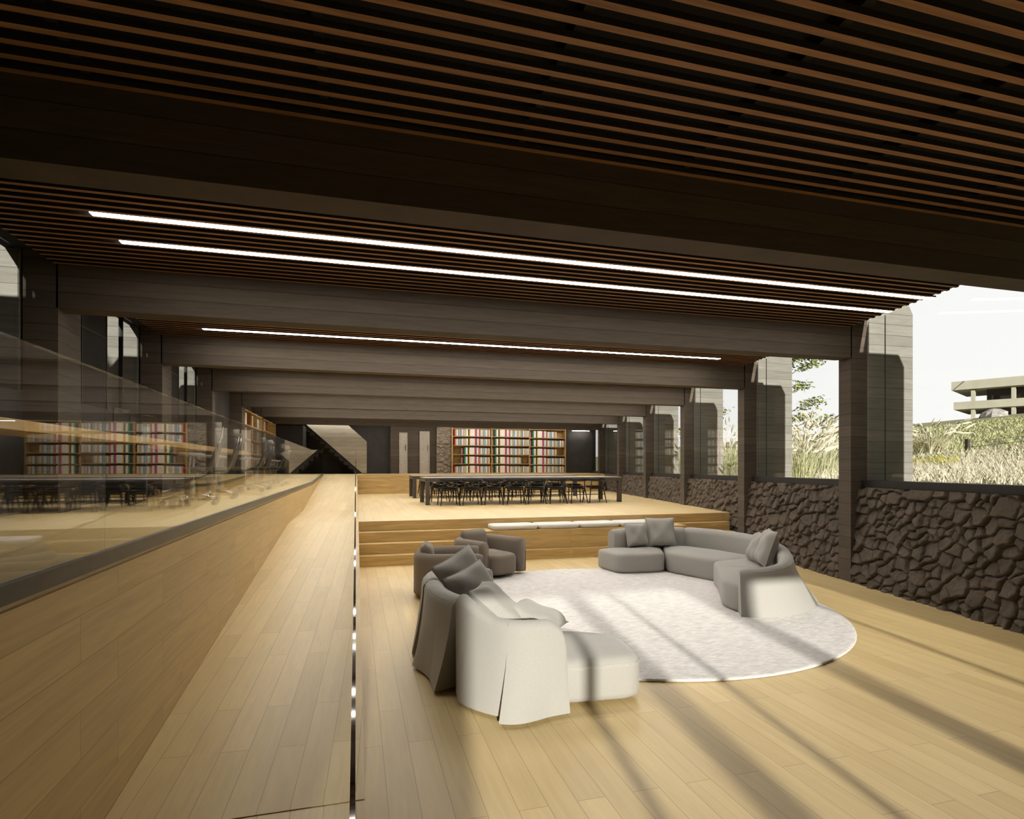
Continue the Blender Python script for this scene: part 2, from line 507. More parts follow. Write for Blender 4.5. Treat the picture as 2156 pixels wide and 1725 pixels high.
for k, (y0, y1) in enumerate(BAYS):
    m = MB()
    y = y1 - .045
    while y > y0 + .02:
        m.prism([(-2.94, y), (xc(y) - .03, y), (xc(y + .04) - .03, y + .04), (-2.94, y + .04)], SLAT_B, SLAT_B + .034)
        y -= .12
    mm = MB()
    for xx in np.arange(-2.6, 12, 1.2):
        if xx < xc(y0) - .3: mm.box(xx, xx + .05, y0 + .01, y1 - .01, SLAT_B + .0341, 3.869)
    o = empty('ceiling_slats')
    n = k - 2
    struct(o, ('brown timber slat ceiling between concrete beams, %s bay from the sofas to the back' % ORD[n + 1]) if n >= 0 else 'brown timber slat ceiling in the %s bay from the entrance' % ORD[k + 1], 'ceiling')
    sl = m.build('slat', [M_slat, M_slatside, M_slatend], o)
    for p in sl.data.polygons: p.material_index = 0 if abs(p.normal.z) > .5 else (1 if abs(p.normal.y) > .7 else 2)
    mm.build('batten', M_black, o)


def gap_y(y):
    """centre of the slat gap nearest to y"""
    for y0, y1 in BAYS:
        if y0 < y < y1: return y1 - .045 + .08 - .12 * round((y1 - .045 + .08 - y) / .12)
    return y


def led(x0, x1, y, label, w=.078, z=SLAT_B + .004, mat=None):
    y = gap_y(y) if z > 3.6 else y
    t = thing('linear_light', label, 'light', ((x0 + x1) / 2, y, z), 0, None)
    h = (x1 - x0) / 2
    m = MB(); m.box(-h, h, -w / 2, w / 2, .004, .026); m.build('housing', M_frame, t)
    m = MB(); m.box(-h, h, -w / 2 + .001, w / 2 - .001, -.006, .003); m.build('diffuser', mat or M_led, t)
    return t


led(-2.07, 6.80, 5.285, 'long glowing white light strip in the slats, nearer of the pair over the lounge', mat=M_led_soft)
led(-2.07, 6.82, 5.965, 'long glowing white light strip in the slats, farther of the pair over the lounge', mat=M_led_soft)
led(-2.20, 6.66, 9.34, 'glowing white light strip in the slats above the oak steps')
led(-2.20, 7.9, 8.50, 'glowing white light strip hidden behind the second beam over the steps', mat=M_led_soft)
led(-2.20, 8.2, 11.75, 'glowing white light strip over the near edge of the reading platform')
led(-2.20, 8.3, 12.5, 'glowing white light strip above the platform in front of the near table')
led(-2.2, 8.6, 14.95, 'glowing white light strip straight above the near long table')
led(-2.2, 8.8, 15.65, 'glowing white light strip above the gap behind the near table')
led(-2.2, 9.2, 18.15, 'glowing white light strip above the front edge of the far table')
led(-2.2, 9.3, 18.85, 'glowing white light strip above the middle of the far table')
led(-2.2, 9.8, 21.4, 'glowing white light strip above the far flight of steps')
led(-2.2, 9.9, 24.32, 'glowing white light strip above the top level in front of the bookcase')
led(9.85, 10.7, 25.15, 'short warm light strip at the dark corner beside the back bookcase', .05, 3.40)

# ------------------------------------------------------------------ columns, fins
for k, y in enumerate(BEAM_Y):
    n = k - 2
    wh = ('%s from the sofas' % ORD[n]) if n >= 1 else ('%s from the entrance facade' % ORD[k + 1])
    z0 = 0.001 if y < 10 else (MID + .001 if y < 21 else UP + .001)
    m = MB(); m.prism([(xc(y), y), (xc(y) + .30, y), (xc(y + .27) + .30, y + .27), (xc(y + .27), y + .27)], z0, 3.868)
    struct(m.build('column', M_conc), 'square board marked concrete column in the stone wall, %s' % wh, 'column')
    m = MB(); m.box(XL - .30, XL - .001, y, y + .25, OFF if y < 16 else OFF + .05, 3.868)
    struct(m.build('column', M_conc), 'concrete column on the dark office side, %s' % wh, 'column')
    # outside fins
    t = tag(empty('concrete_fin', (xc(y) + .302, y, 0)), 'tall pale concrete fin outside the window, behind the stone wall column %s' % wh, 'fin', kind='structure')
    m = MB(); m.prism_x([(0, .2), (.868, .2), (.868, 4.02), (.80, 4.14), (0, 4.14)], 0, .25); m.build('fin_panel', M_conc_out, t)
    t = tag(empty('concrete_fin', (XL - 1.12, y, 0)), 'pale concrete fin outside the office windows, behind the column %s' % wh, 'fin', kind='structure')
    m = MB(); m.prism_x([(0, .2), (.79, .2), (.79, 4.14), (.12, 4.14), (0, 3.95)], 0, .25); m.build('fin_panel', M_conc_out, t)


# ------------------------------------------------------------------ rubble stone wall
def vnoise(x, y, seed=0):
    xi = np.floor(x).astype(int); yi = np.floor(y).astype(int)
    xf = x - xi; yf = y - yi
    def h(a, b):
        n = (a * 374761393 + b * 668265263 + seed * 982451653) & 0x7fffffff
        n = (n ^ (n >> 13)) * 1274126177 & 0x7fffffff
        return ((n ^ (n >> 16)) & 0xffff) / 65535.0
    u = xf * xf * (3 - 2 * xf); w = yf * yf * (3 - 2 * yf)
    return (h(xi, yi) * (1 - u) + h(xi + 1, yi) * u) * (1 - w) + (h(xi, yi + 1) * (1 - u) + h(xi + 1, yi + 1) * u) * w


def rubble(L, H, step, seed, depth=.095):
    """heights of a rubble stone face on a grid: (s, z, h) arrays"""
    rng = np.random.default_rng(seed)
    ns, nz = max(2, int(L / step) + 1), max(2, int(H / step) + 1)
    s = np.linspace(0, L, ns); z = np.linspace(0, H, nz)
    S, Z = np.meshgrid(s, z, indexing='ij')
    Sw = S + .035 * (vnoise(S * 7, Z * 7, seed) - .5); Zw = Z + .035 * (vnoise(S * 7 + 50, Z * 7, seed + 1) - .5)
    pts, w = [], []
    tries = 0
    target = int(L * H / .019)
    rad = []
    while len(pts) < target and tries < target * 60:
        tries += 1
        r = rng.choice([.035, .05, .07, .10, .12], p=[.30, .28, .22, .14, .06])
        if tries > target * 20: r = .035
        p = (rng.uniform(-.05, L + .05), rng.uniform(-.05, H + .05))
        ok = True
        for q, rq in zip(pts, rad):
            dx, dy = p[0] - q[0], (p[1] - q[1]) * 1.15
            if dx * dx + dy * dy < (r + rq) ** 2 * .92: ok = False; break
        if ok: pts.append(p); rad.append(r)
    pts = np.array(pts); rad = np.array(rad)
    h = np.zeros_like(S)
    for i0 in range(0, ns, 40):
        a = Sw[i0:i0 + 40, :, None]; b = Zw[i0:i0 + 40, :, None]
        lo, hi = s[i0] - .45, s[min(i0 + 39, ns - 1)] + .45
        idx = np.nonzero((pts[:, 0] > lo) & (pts[:, 0] < hi))[0]
        px, pz, pr = pts[idx, 0], pts[idx, 1], rad[idx]
        d = np.sqrt((a - px) ** 4 + ((b - pz) * 1.12) ** 4) - pr ** 2
        o = np.argpartition(d, 1, axis=2)[:, :, :2]
        dd = np.take_along_axis(d, o, axis=2)
        sw = dd[:, :, 0] > dd[:, :, 1]
        f = np.where(sw, o[:, :, 1], o[:, :, 0]); g = np.where(sw, o[:, :, 0], o[:, :, 1])
        dist = np.abs(dd[:, :, 1] - dd[:, :, 0]) / (2 * np.sqrt((px[f] - px[g]) ** 2 + (pz[f] - pz[g]) ** 2) + 1e-6)
        t = np.clip((dist - .002) / .026, 0, 1); t = np.sqrt(1 - (1 - t) ** 2)
        key = (idx[f] * 7919 % 97) / 97.0
        tilt = ((idx[f] * 31 % 17) / 17.0 - .5) * (S[i0:i0 + 40] - px[f]) * .5 + ((idx[f] * 57 % 19) / 19.0 - .5) * (Z[i0:i0 + 40] - pz[f]) * .5
        h[i0:i0 + 40] = t * (depth * (.55 + .45 * key) + tilt)
    h += .016 * (vnoise(S * 22, Z * 22, seed + 5) - .5) + .006 * (vnoise(S * 55, Z * 55, seed + 9) - .5)
    return S, Z, h


def grid_faces(ns, nz):
    a = np.arange(ns * nz).reshape(ns, nz)
    return np.stack([a[:-1, :-1], a[1:, :-1], a[1:, 1:], a[:-1, 1:]], axis=-1).reshape(-1, 4)


def stone_section(y0, y1, z0, z1, step, seed, label):
    L = (y1 - y0) * 1.019
    S, Z, h = rubble(L, z1 - z0, step, seed)
    ux, uy = .196 / 1.019, 1 / 1.019
    P = np.empty(S.shape + (3,))
    batter = .15 * (Z + z0 - 0) / 1.4
    base_x = xb(y0) + S * ux + batter + .03
    P[..., 0] = base_x - h * uy; P[..., 1] = y0 + S * uy + h * ux * .9; P[..., 2] = Z + z0
    ns, nz = S.shape
    v = P.reshape(-1, 3); f = grid_faces(ns, nz)[:, ::-1]
    o = empty('wall_right')
    struct(o, label)
    mesh_obj('stone_face', v, f, M_stone, o, smooth=True)
    m = MB(); m.hexa([(xb(y0) + .055 + .15 * z0 / 1.4, y0, z0), (xb(y0) + .40, y0, z0), (xb(y1) + .40, y1, z0), (xb(y1) + .055 + .15 * z0 / 1.4, y1, z0),
                      (xb(y0) + .205, y0, z1), (xb(y0) + .40, y0, z1), (xb(y1) + .40, y1, z1), (xb(y1) + .205, y1, z1)])
    m.build('wall_core', M_stone, o)


for k in range(len(BEAM_Y)):
    y0 = BEAM_Y[k] + .27
    y1 = BEAM_Y[k + 1] if k + 1 < len(BEAM_Y) else Y_BACK
    n = k - 2
    z0 = 0.0 if y0 < 9.5 else (0.0 if y0 < 11 else (MID if y0 < 21 else UP))
    lab = ('rubble wall of dark volcanic stone under the window, %s bay from the sofas' % ORD[max(n, 0) + 1]) if n >= 0 else 'rubble stone wall under the window, %s bay from the entrance' % ORD[k + 1]
    if z0 < UP:
        stone_section(y0, y1, z0, UP, {3: .010, 4: .013, 5: .017}.get(k, .03), 40 + k, lab)
    # sill and window
    o = empty('window_%d' % (k + 1)); struct(o, 'full height window above the stone wall, %s' % (('%s bay from the sofas' % ORD[n + 1]) if n >= 0 else '%s bay from the entrance' % ORD[k + 1]))
    def sheared(xa, xb_, za, zb, ya=y0, yb=y1):
        m = MB(); m.prism([(xb(ya) + xa, ya), (xb(ya) + xb_, ya), (xb(yb) + xb_, yb), (xb(yb) + xa, yb)], za, zb); return m
    sheared(.155, .42, UP + .001, UP + .10).build('window_sill', M_frame, o)
    sheared(.285, .30, UP + .1001, 3.866).build('pane', M_win, o)
    m = MB(); m.tube([(xb(y1 - .33) + .292, y1 - .33, UP + .1), (xb(y1 - .33) + .292, y1 - .33, 3.86)], .007, 6)
    m.build('glazing_joint', M_frame, o)

# left (office) side: dark low wall, glazing with a grid, solid panels behind the bookcases
for k in range(len(BEAM_Y)):
    y0 = BEAM_Y[k] + .25
    y1 = BEAM_Y[k + 1] if k + 1 < len(BEAM_Y) else Y_BACK
    n = k - 2
    o = empty('wall_left'); struct(o, 'dark plaster wall of the office side, %s' % (('%s bay from the sofas' % ORD[n + 1]) if n >= 0 else '%s bay from the entrance' % ORD[k + 1]))
    top = 2.45 if n <= 3 else 3.868
    zb = OFF if n <= 3 else OFF + .02
    m = MB(); m.box(-3.28, -3.20, y0, y1, zb - .2, top); m.build('wall_panel', M_dark, o)
    if n <= 3:
        m = MB(); m.box(-3.20, -2.93, y0 + .001, y0 + .32, zb, 3.866); m.build('wall_pier', M_conc, o)
        w = empty('window_%d' % (20 + k)); struct(w, 'office side window with thin dark bars, %s' % (('%s bay from the sofas' % ORD[n + 1]) if n >= 0 else '%s bay from the entrance' % ORD[k + 1]))
        m = MB(); m.box(-3.245, -3.235, y0 + 1.78, y1, 2.45, 3.866); m.build('pane', M_win, w)
        m = MB(); m.box(-3.26, -3.22, y0 + .325, y0 + 1.775, 2.451, 3.866); m.build('dark_panel', M_black, w)
        m = MB()
        for yy in (y0 + 1.05, y0 + 1.76, y0 + 2.3): m.box(-3.265, -3.212, yy, yy + .022, 2.45, 3.866)
        for zz in (2.45, 2.95, 3.4): m.box(-3.262, -3.214, y0 + .33, y0 + 1.77, zz, zz + .02)
        m.build('window_frame', M_frame, w)

# ------------------------------------------------------------------ entrance facade behind the camera
yf = BEAM_Y[0]
o = empty('wall_front'); struct(o, 'dark concrete end wall beside the glazed entrance facade')
m = MB(); m.box(-3.2, -1.5, yf, yf + .25, .001, BEAM_B - .001); m.build('wall_panel', M_conc, o)
o = empty('window_40'); struct(o, 'glazed entrance facade with slim mullions')
m = MB(); m.box(-1.49, xb(yf) + .2, yf + .11, yf + .122, .001, BEAM_B - .002); m.build('pane', M_win, o)
for x in (-.95, .22, 1.39, 2.56, 3.73):
    m = MB(); m.box(x - .03, x + .03, yf + .05, yf + .19, .002, BEAM_B - .003); m.build('mullion', M_frame, o)
for x, w, lab in ((-1.36, .5, 'broad'), (.42, .22, 'slim inner'), (2.08, .24, 'slim outer')):  # the broad post is added to shade the floor beside the ramp
    m = MB(); m.box(x - w / 2, x + w / 2, -9.1, -8.85, .0, 4.6)
    struct(m.build('column', M_conc_out), '%s free standing concrete post outside the entrance facade' % lab, 'column')

# ------------------------------------------------------------------ back wall, doors, stair
o = empty('wall_back'); struct(o, 'dark end wall of the hall behind the bookcase')
m = MB(); m.box(-3.3, xb(Y_BACK) + .5, Y_BACK + .02, Y_BACK + .2, 1.0, 3.868); m.build('wall_panel', M_dark, o)
m = MB(); m.box(1.45, 3.44, 25.35, Y_BACK + .018, UP + .001, 3.865); m.build('door_bay', M_conc, o)
S, Z, h = rubble(.63, 2.45, .022, 99, .06)
P = np.empty(S.shape + (3,)); P[..., 0] = 3.445 + S; P[..., 1] = 25.18 - h; P[..., 2] = UP + .002 + Z
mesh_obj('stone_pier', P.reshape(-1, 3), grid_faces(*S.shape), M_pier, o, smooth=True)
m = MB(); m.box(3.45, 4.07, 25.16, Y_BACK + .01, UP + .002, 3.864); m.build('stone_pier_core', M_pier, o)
m = MB(); m.box(9.56, xb(25.35) + .28, 25.35, Y_BACK + .01, UP + .001, 3.86); m.build('corner_panel', M_dark, o)
for i, (x0, x1, zt) in enumerate(((1.84, 2.16, 3.18), (2.73, 3.13, 3.25))):
    d = empty('door_%d' % (i + 1)); struct(d, ('narrow pale steel door, %s of the two at the end wall' % ('left', 'right')[i]))
    m = MB(); m.box(x0 + .02, x1 - .02, 25.31, 25.345, UP + .004, zt - .02); lf = m.build('leaf', M_steel, d, bevel=.004)
    m = MB(); m.box(x0 - .02, x0 + .018, 25.30, 25.349, UP + .003, zt); m.box(x1 - .018, x1 + .02, 25.30, 25.349, UP + .003, zt); m.box(x0 - .02, x1 + .02, 25.30, 25.349, zt - .018, zt + .02)
    m.build('door_frame', M_steel, d)
    m = MB(); m.tube([(x1 - .07, 25.28, UP + 1.0), (x1 - .07, 25.28, UP + 1.25)], .012, 8); m.build('handle', M_chrome, lf)

t = thing('staircase', 'pale concrete stair climbing diagonally up through the dark end of the hall', 'staircase', (0, 24.6, UP + .02))
m = MB(); m.prism_x([(.24, .02), (.43, .02), (.43, 1.33), (-.37, 2.05), (-.68, 2.31), (-2.35, 2.31), (-1.96, 2.0)][::-1], -.12, 0)
m.build('parapet', M_stair, t)
m = MB()
for i in range(11):
    x = .1 - .19 * i; z = .02 + .17 * i
    m.box(x - .19, x, .002, .95, max(0.0, z), z + .17)
m.build('flight', M_dark, t)
m = MB(); m.box(-2.55, -1.98, .003, .95, .01, 2.0); m.build('landing', M_dark, t)
m = MB(); m.box(-3.15, -1.95, 22.95, 24.45, UP + .002, 3.3)  # solid black box stands in for the dark of the open bay
tag(m.build('wall_dark_fill', M_black), 'black block filling the dark open bay beside the stair', kind='structure')

# ------------------------------------------------------------------ glass balustrades
t = thing('glass_balustrade', 'long frameless glass balustrade with dark base shoe along the office gallery', 'balustrade')
yy = [-6.0, -4.4, -2.4, -.03, 1.57, 3.17, 4.77, 6.37, 7.97, 9.57, 11.17, 12.77, 14.37, 16.4]
for a, b in zip(yy[:-1], yy[1:]):
    m = MB(); m.box(RX0 - .018, RX0 - .004, a + .004, b - .004, OFF + .001, 2.16); m.build('panel', M_glass, t)
m = MB(); m.prism_y([(16.404, OFF + .001), (21.8, UP + .001), (21.8, 2.33), (16.404, 2.16)], RX0 - .018, RX0 - .004); m.build('panel', M_glass, t)
m = MB(); m.box(RX0 - .03, RX0 + .008, -6.0, 16.4, OFF - .004, OFF + .064)
m.prism_y([(16.4, OFF - .004), (21.8, UP - .004), (21.8, UP + .064), (16.4, OFF + .064)], RX0 - .03, RX0 + .008)
m.build('base_shoe', M_shoe, t)
t = thing('glass_balustrade.001', 'frameless glass balustrade seen edge-on between the ramp and the lounge', 'balustrade')
ys = [-1.0, .9, 3.0, 4.6, 6.2, 7.8, 9.3, 10.81, 12.2, 13.65, 15.3, 17.0, 18.6, 20.2, 21.8]
XA, XB = -.0140, -.0015
for a, b in zip(ys[:-1], ys[1:]):
    za, zb = ramp_z(a), ramp_z(b)
    m = MB(); m.prism_y([(a + .003, za + .001), (b - .003, zb + .001), (b - .003, zb + .92), (a + .003, za + .92)], XA, XB); m.build('panel', M_glass, t)
m = MB()
for a, b in zip(ys[:-1], ys[1:]):
    za, zb = ramp_z(a), ramp_z(b)
    m.prism_y([(a, za + .921), (b, zb + .921), (b, zb + .932), (a, za + .932)], XA, XB)
m.build('edge_strip', M_cap, t)  # added metal strip imitates the dark ceiling reflections on the glass edge

# ------------------------------------------------------------------ rug
m = MB(); m.lathe([(2.445, .002), (2.452, .008), (2.445, .021), (2.43, .024)], 128)
rg = m.build('rug', M_rug); rg.location = (3.12, 6.33, 0)
tag(rg, 'large round mottled grey rug under the sofas', 'rug')
mats = rg.data.materials; mats.append(M_rugedge)
for p in rg.data.polygons:
    if abs(p.normal.z) < .8: p.material_index = 1
RUG = .0245


# ------------------------------------------------------------------ soft furniture
def resample(path, n):
    path = np.array(path, float)
    d = np.r_[0, np.cumsum(np.linalg.norm(np.diff(path, axis=0), axis=1))]
    t = np.linspace(0, d[-1], n)
    return np.stack([np.interp(t, d, path[:, i]) for i in range(2)], axis=1), t / d[-1]


def swept_back(path, inner_side, n, height, thick, flare, pleat=None, z0=RUG, end_round=.10):
    """An upholstered back: a rounded slab swept along a plan path. path = outer line at the top; inner_side = +1 if the seat is on the
    left of the direction of travel. flare(t) pushes the outer foot outwards; height(t); pleat = (t0, size)."""
    P, T = resample(chaikin(path, 3, closed=False), n)
    tan = np.gradient(P, axis=0); tan /= np.linalg.norm(tan, axis=1)[:, None]
    nor = np.stack([-tan[:, 1], tan[:, 0]], axis=1) * inner_side      # towards the seat
    rings = []
    idx = list(range(n)); jp = None
    if pleat is not None:
        jp = int(np.searchsorted(T, pleat[0])); idx.insert(jp, jp)
    for ii, i in enumerate(idx):
        t = T[i]; H = height(t); th = thick; fl = flare(t)
        e = min(t, 1 - t) * n / 3.0
        k = 1.0 if e >= 1 else math.sqrt(max(0, 1 - (1 - e) ** 2)) * .35 + .65
        Hh = H * (.90 + .10 * k) if e < 1 else H
        th2 = th * (.45 + .55 * k)
        pl = 0
        if pleat is not None and ii <= jp:
            k_ = max(0, 1 - (pleat[0] - t) / .30)
            pl = pleat[1] * k_ * k_ * (3 - 2 * k_)
        r = th2 * .46
        prof = []
        # outer side going up, then over the top, inner side going down
        for q in (0, .12, .3, .5, .68, .82, .92):
            off = -(fl * (1 - q / .95) ** 1.5 + pl * max(0, 1 - q / .66) ** 1.1)
            prof.append((off, H * 0 + z0 + (Hh - r) * q / .92))
        for a in (25, 60, 90, 120, 155):
            a = math.radians(a)
            prof.append((th2 / 2 - math.cos(a) * th2 / 2, z0 + Hh - r + math.sin(a) * r))
        for q in (.92, .6, .3, 0):
            prof.append((th2, z0 + (Hh - r) * q / .92))
        rings.append([(P[i, 0] + nor[i, 0] * o_, P[i, 1] + nor[i, 1] * o_, z) for o_, z in prof])
    return rings_mesh(rings)


def fillet(poly, rad, n=6):
    out = []
    N_ = len(poly)
    for i in range(N_):
        p0, p1, p2 = (Vector(poly[i - 1]), Vector(poly[i]), Vector(poly[(i + 1) % N_]))
        a, b = p0 - p1, p2 - p1
        k = min(rad, a.length * .45, b.length * .45)
        q0, q1 = p1 + a.normalized() * k, p1 + b.normalized() * k
        for t in np.linspace(0, 1, n):
            q = q0 * (1 - t) ** 2 + p1 * (2 * t * (1 - t)) + q1 * t ** 2
            out.append((q.x, q.y))
    # fill long straight runs so that rings stay even
    res = []
    for i in range(len(out)):
        p, q = out[i], out[(i + 1) % len(out)]
        L = math.hypot(q[0] - p[0], q[1] - p[1]); k = max(1, int(L / .07))
        for j in range(k): res.append((p[0] + (q[0] - p[0]) * j / k, p[1] + (q[1] - p[1]) * j / k))
    return res


def cushion_block(poly, z0, z1, rnd=.055, dome=.03, it=3, foot=.02, rad=None):
    P = np.array(fillet(poly, rad) if rad else chaikin(poly, it))
    c = P.mean(axis=0)
    def ring(ins, z):
        d = P - c; L = np.linalg.norm(d, axis=1)[:, None]
        q = c + d * np.maximum(0, (L - ins)) / L
        return [(x, y, z) for x, y in q]
    rs = [ring(foot + .02, z0), ring(foot * .4, z0 + .018), ring(0, z0 + .05), ring(0, z1 - rnd * 1.1), ring(rnd * .12, z1 - rnd * .6), ring(rnd * .45, z1 - rnd * .2), ring(rnd * 1.1, z1), ring(rnd * 2.6, z1 + dome * .4)]
    L = np.linalg.norm(P - c, axis=1).mean()
    rs += [ring(L * .5, z1 + dome * .8), ring(L * .8, z1 + dome)]
    return rings_mesh(rs)


def pillow(name, mat, label, loc, size, rx, ry, rz, thick=.20, group=None):
    n = 17
    u = np.linspace(-1, 1, n)
    U, V = np.meshgrid(u, u, indexing='ij')
    prof = np.clip((1 - U ** 4) * (1 - V ** 4), 0, 1) ** .55
    X = U * (1 - .07 * (1 - V ** 2)) * size / 2; Y = V * (1 - .07 * (1 - U ** 2)) * size / 2
    wr = .012 * np.sin(U * 5 + 1.3) * np.cos(V * 4) * prof
    top = np.stack([X, Y, prof * thick / 2 + wr], -1).reshape(-1, 3)
    bot = np.stack([X, Y, -prof * thick / 2 + wr * .5 - .002], -1).reshape(-1, 3)
    f = grid_faces(n, n)
    v = np.concatenate([top, bot]); f2 = np.concatenate([f, f[:, ::-1] + n * n])
    t = mesh_obj(name, v, f2, mat, smooth=True)
    t.location = loc; t.rotation_euler = (rx, ry, rz)
    tag(t, label, 'cushion', group)
    b = [(i, 0) for i in range(n)] + [(n - 1, j) for j in range(1, n)] + [(i, n - 1) for i in range(n - 2, -1, -1)] + [(0, j) for j in range(n - 2, 0, -1)]
    pts = [(X[i, j], Y[i, j], wr[i, j]) for i, j in b]
    m = MB(); m.tube(pts + [pts[0]], .0045, 5, caps=False)
    m.build('piping', mat, t, smooth=True)
    return t


def stitch(parent, rings_pts, name='stitching', r=.0028):
    m = MB(); m.tube(rings_pts, r, 5); m.build(name, M_thread, parent, smooth=True)


def module_seams(parent, path, inner, H, th, z0=RUG):
    P, T = resample(chaikin(path, 3, closed=False), 40)
    tan = np.gradient(P, axis=0); tan /= np.linalg.norm(tan, axis=1)[:, None]
    nor = np.stack([-tan[:, 1], tan[:, 0]], axis=1) * inner
    for off in (.012, .026):
        stitch(parent, [(P[i, 0] + nor[i, 0] * off, P[i, 1] + nor[i, 1] * off, z0 + H(T[i]) - .035 + .01 * off / .03) for i in range(2, 38)], r=.0022)


# right-hand sectional
C = (3.12, 6.33)
def rel(pts): return [(C[0] + x, C[1] + y) for x, y in pts]
sofa = thing('sectional_sofa', 'curved greige sectional sofa on the far side of the rug, beside the stone wall', 'sofa')
def add_back(parent, path, inner, height, thick, flare, n=34, pleat=None, mat=M_sofa, z0=RUG):
    v, f = swept_back(path, inner, n, height, thick, flare, pleat, z0)
    o = mesh_obj('back', v, f, mat, parent, smooth=True)
    o.data.set_sharp_from_angle(angle=math.radians(50))
    return o


def add_seat(parent, poly, z1, mat=M_sofa, name='seat', **kw):
    v, f = cushion_block(poly, RUG, z1, **kw)
    o = mesh_obj(name, v, f, mat, parent, smooth=True)
    return o


add_seat(sofa, rel([(.74, 2.47), (.84, 1.80), (1.20, 1.76), (1.62, 1.75), (1.95, 2.46), (1.40, 2.52)]), .33, rad=.13)
add_seat(sofa, rel([(1.64, 1.74), (1.92, .90), (2.02, .80), (2.72, 1.00), (2.62, 1.75), (2.30, 2.35), (1.97, 2.44)]), .345, rad=.13)
add_seat(sofa, rel([(1.84, .82), (1.60, .36), (1.10, -.44), (1.12, -.78), (1.50, -.80), (1.76, -.58), (2.22, .05), (2.58, .75), (2.60, .95)]), .345, rad=.13)
PA = rel([(1.00, 2.55), (1.5, 2.66), (2.05, 2.62), (2.42, 2.50)])
PB = rel([(2.46, 2.46), (2.80, 1.95), (2.88, 1.35), (2.84, .86)])
PC = rel([(2.82, .80), (2.64, .30), (2.27, -.26), (1.90, -.72), (1.58, -.92), (1.28, -.94), (1.06, -.82)])
add_back(sofa, PA, -1, lambda t: .63, .22, lambda t: .02)
add_back(sofa, PB, -1, lambda t: .63, .20, lambda t: .03)
bk = add_back(sofa, PC, -1, lambda t: .62 - .06 * t - .05 * max(0, t - .6) / .4, .17, lambda t: .08 + .20 * math.sin(PI * min(1, t * 1.12)) ** 2, n=60)
module_seams(bk, PC, -1, lambda t: .62 - .06 * t - .05 * max(0, t - .6) / .4, .17)

# near sectional, back towards the camera
sofa2 = thing('sectional_sofa.001', 'curved greige sectional sofa nearest the ramp, its back turned to the viewer', 'sofa')
Q1 = [(1.40, 3.68), (1.18, 3.66), (.98, 3.72), (.80, 3.95), (.72, 4.22)]
Q2 = [(.70, 4.28), (.60, 4.55), (.57, 4.85), (.585, 5.08)]
Q3 = [(.58, 5.14), (.60, 5.5), (.74, 5.86), (1.02, 6.06), (1.30, 6.04), (1.42, 5.95)]
HQ1 = lambda t: .625 + .10 * max(0, t - .55) / .45 - .16 * (1 - math.sqrt(1 - (1 - min(1, t / .15)) ** 2))
bk1 = add_back(sofa2, Q1, -1, HQ1, .11, lambda t: .055 + .03 * t - .085 * max(0, t - .8) / .2, n=100, pleat=(.42, .10))
bk2 = add_back(sofa2, Q2, -1, lambda t: .68, .17, lambda t: .06 + .09 * max(0, .30 - t) / .30 + .05 * max(0, t - .6), n=40, pleat=(.72, .05))
add_back(sofa2, Q3, -1, lambda t: .67 - .07 * t, .17, lambda t: .10 * (1 - t), n=46)
module_seams(bk1, Q1, -1, HQ1, .11)
module_seams(bk2, Q2, -1, lambda t: .68, .17)
chaise = add_seat(sofa2, [(2.02, 3.72), (2.08, 4.28), (1.72, 4.52), (1.10, 4.60), (.90, 4.30), (1.06, 3.88), (1.40, 3.745)], .335, rad=.16, rnd=.07)
add_seat(sofa2, [(1.72, 4.54), (1.56, 5.02), (1.44, 5.10), (.76, 5.10), (.75, 4.72), (.92, 4.40), (1.1, 4.62)], .345, rad=.13)
add_seat(sofa2, [(1.44, 5.12), (1.50, 5.60), (1.46, 5.88), (1.10, 5.92), (.86, 5.76), (.76, 5.14)], .345, rad=.13)
PS = np.array(fillet([(2.02, 3.72), (2.08, 4.28), (1.72, 4.52), (1.10, 4.60), (.90, 4.30), (1.06, 3.88), (1.40, 3.745)], .16))
pp = [p for p in PS if p[0] > 1.36 and p[1] < 4.2]
pp.sort(key=lambda p: math.atan2(p[1] - 4.2, p[0] - 1.5))
for dz in (0, .010):
    stitch(chaise, [(x + .002 * (x - 1.5), y - .002, .272 + dz) for x, y in pp], r=.0022)
# feet of both sofas
for par, pts in ((sofa, rel([(1.0, 2.1), (1.7, 2.3), (2.4, 1.4), (2.3, .6), (1.5, -.6), (1.9, -.4)])), (sofa2, [(1.15, 4.05), (1.85, 4.1), (.85, 4.8), (1.35, 4.8), (.95, 5.7), (1.3, 5.6)])):
    for x, y in pts:
        m = MB(); m.lathe([(.04, .0245), (.04, .05)], 12, x, y); m.build('foot', M_frame, par)

pillow('cushion', M_pillow, 'small square cushion at the chaise end of the far sofa', (C[0] + 1.42, C[1] + 2.33, .345 + .21), .40, R := math.radians(72), 0, 0.05)
pillow('cushion', M_pillow, 'large square cushion beside a smaller one on the far sofa', (C[0] + 1.87, C[1] + 2.32, .345 + .25), .50, math.radians(70), 0, -.22)
pillow('cushion', M_pillow, 'large cushion on the arm end of the far sofa near the stone wall', (C[0] + 2.19, C[1] + .12, .365 + .25), .50, math.radians(72), 0, math.radians(-118))
pillow('cushion', M_pillow, 'slimmer cushion tucked behind the large one at the arm of the far sofa', (C[0] + 2.30, C[1] + .42, .365 + .21), .42, math.radians(68), 0, math.radians(-108))
pillow('cushion', M_pillow, 'taupe cushion standing highest against the back of the near sofa', (.96, 5.20, .37 + .31), .46, math.radians(66), -.42, math.radians(24))
pillow('cushion', M_pillow, 'shaded cushion leaning in front of the tallest one on the near sofa', (1.02, 4.98, .37 + .23), .44, math.radians(60), -.30, math.radians(28))
pillow('cushion', M_pillow, 'large half sunlit cushion lying against the middle of the near sofa', (1.14, 4.55, .37 + .17), .52, math.radians(40), .05, math.radians(66))
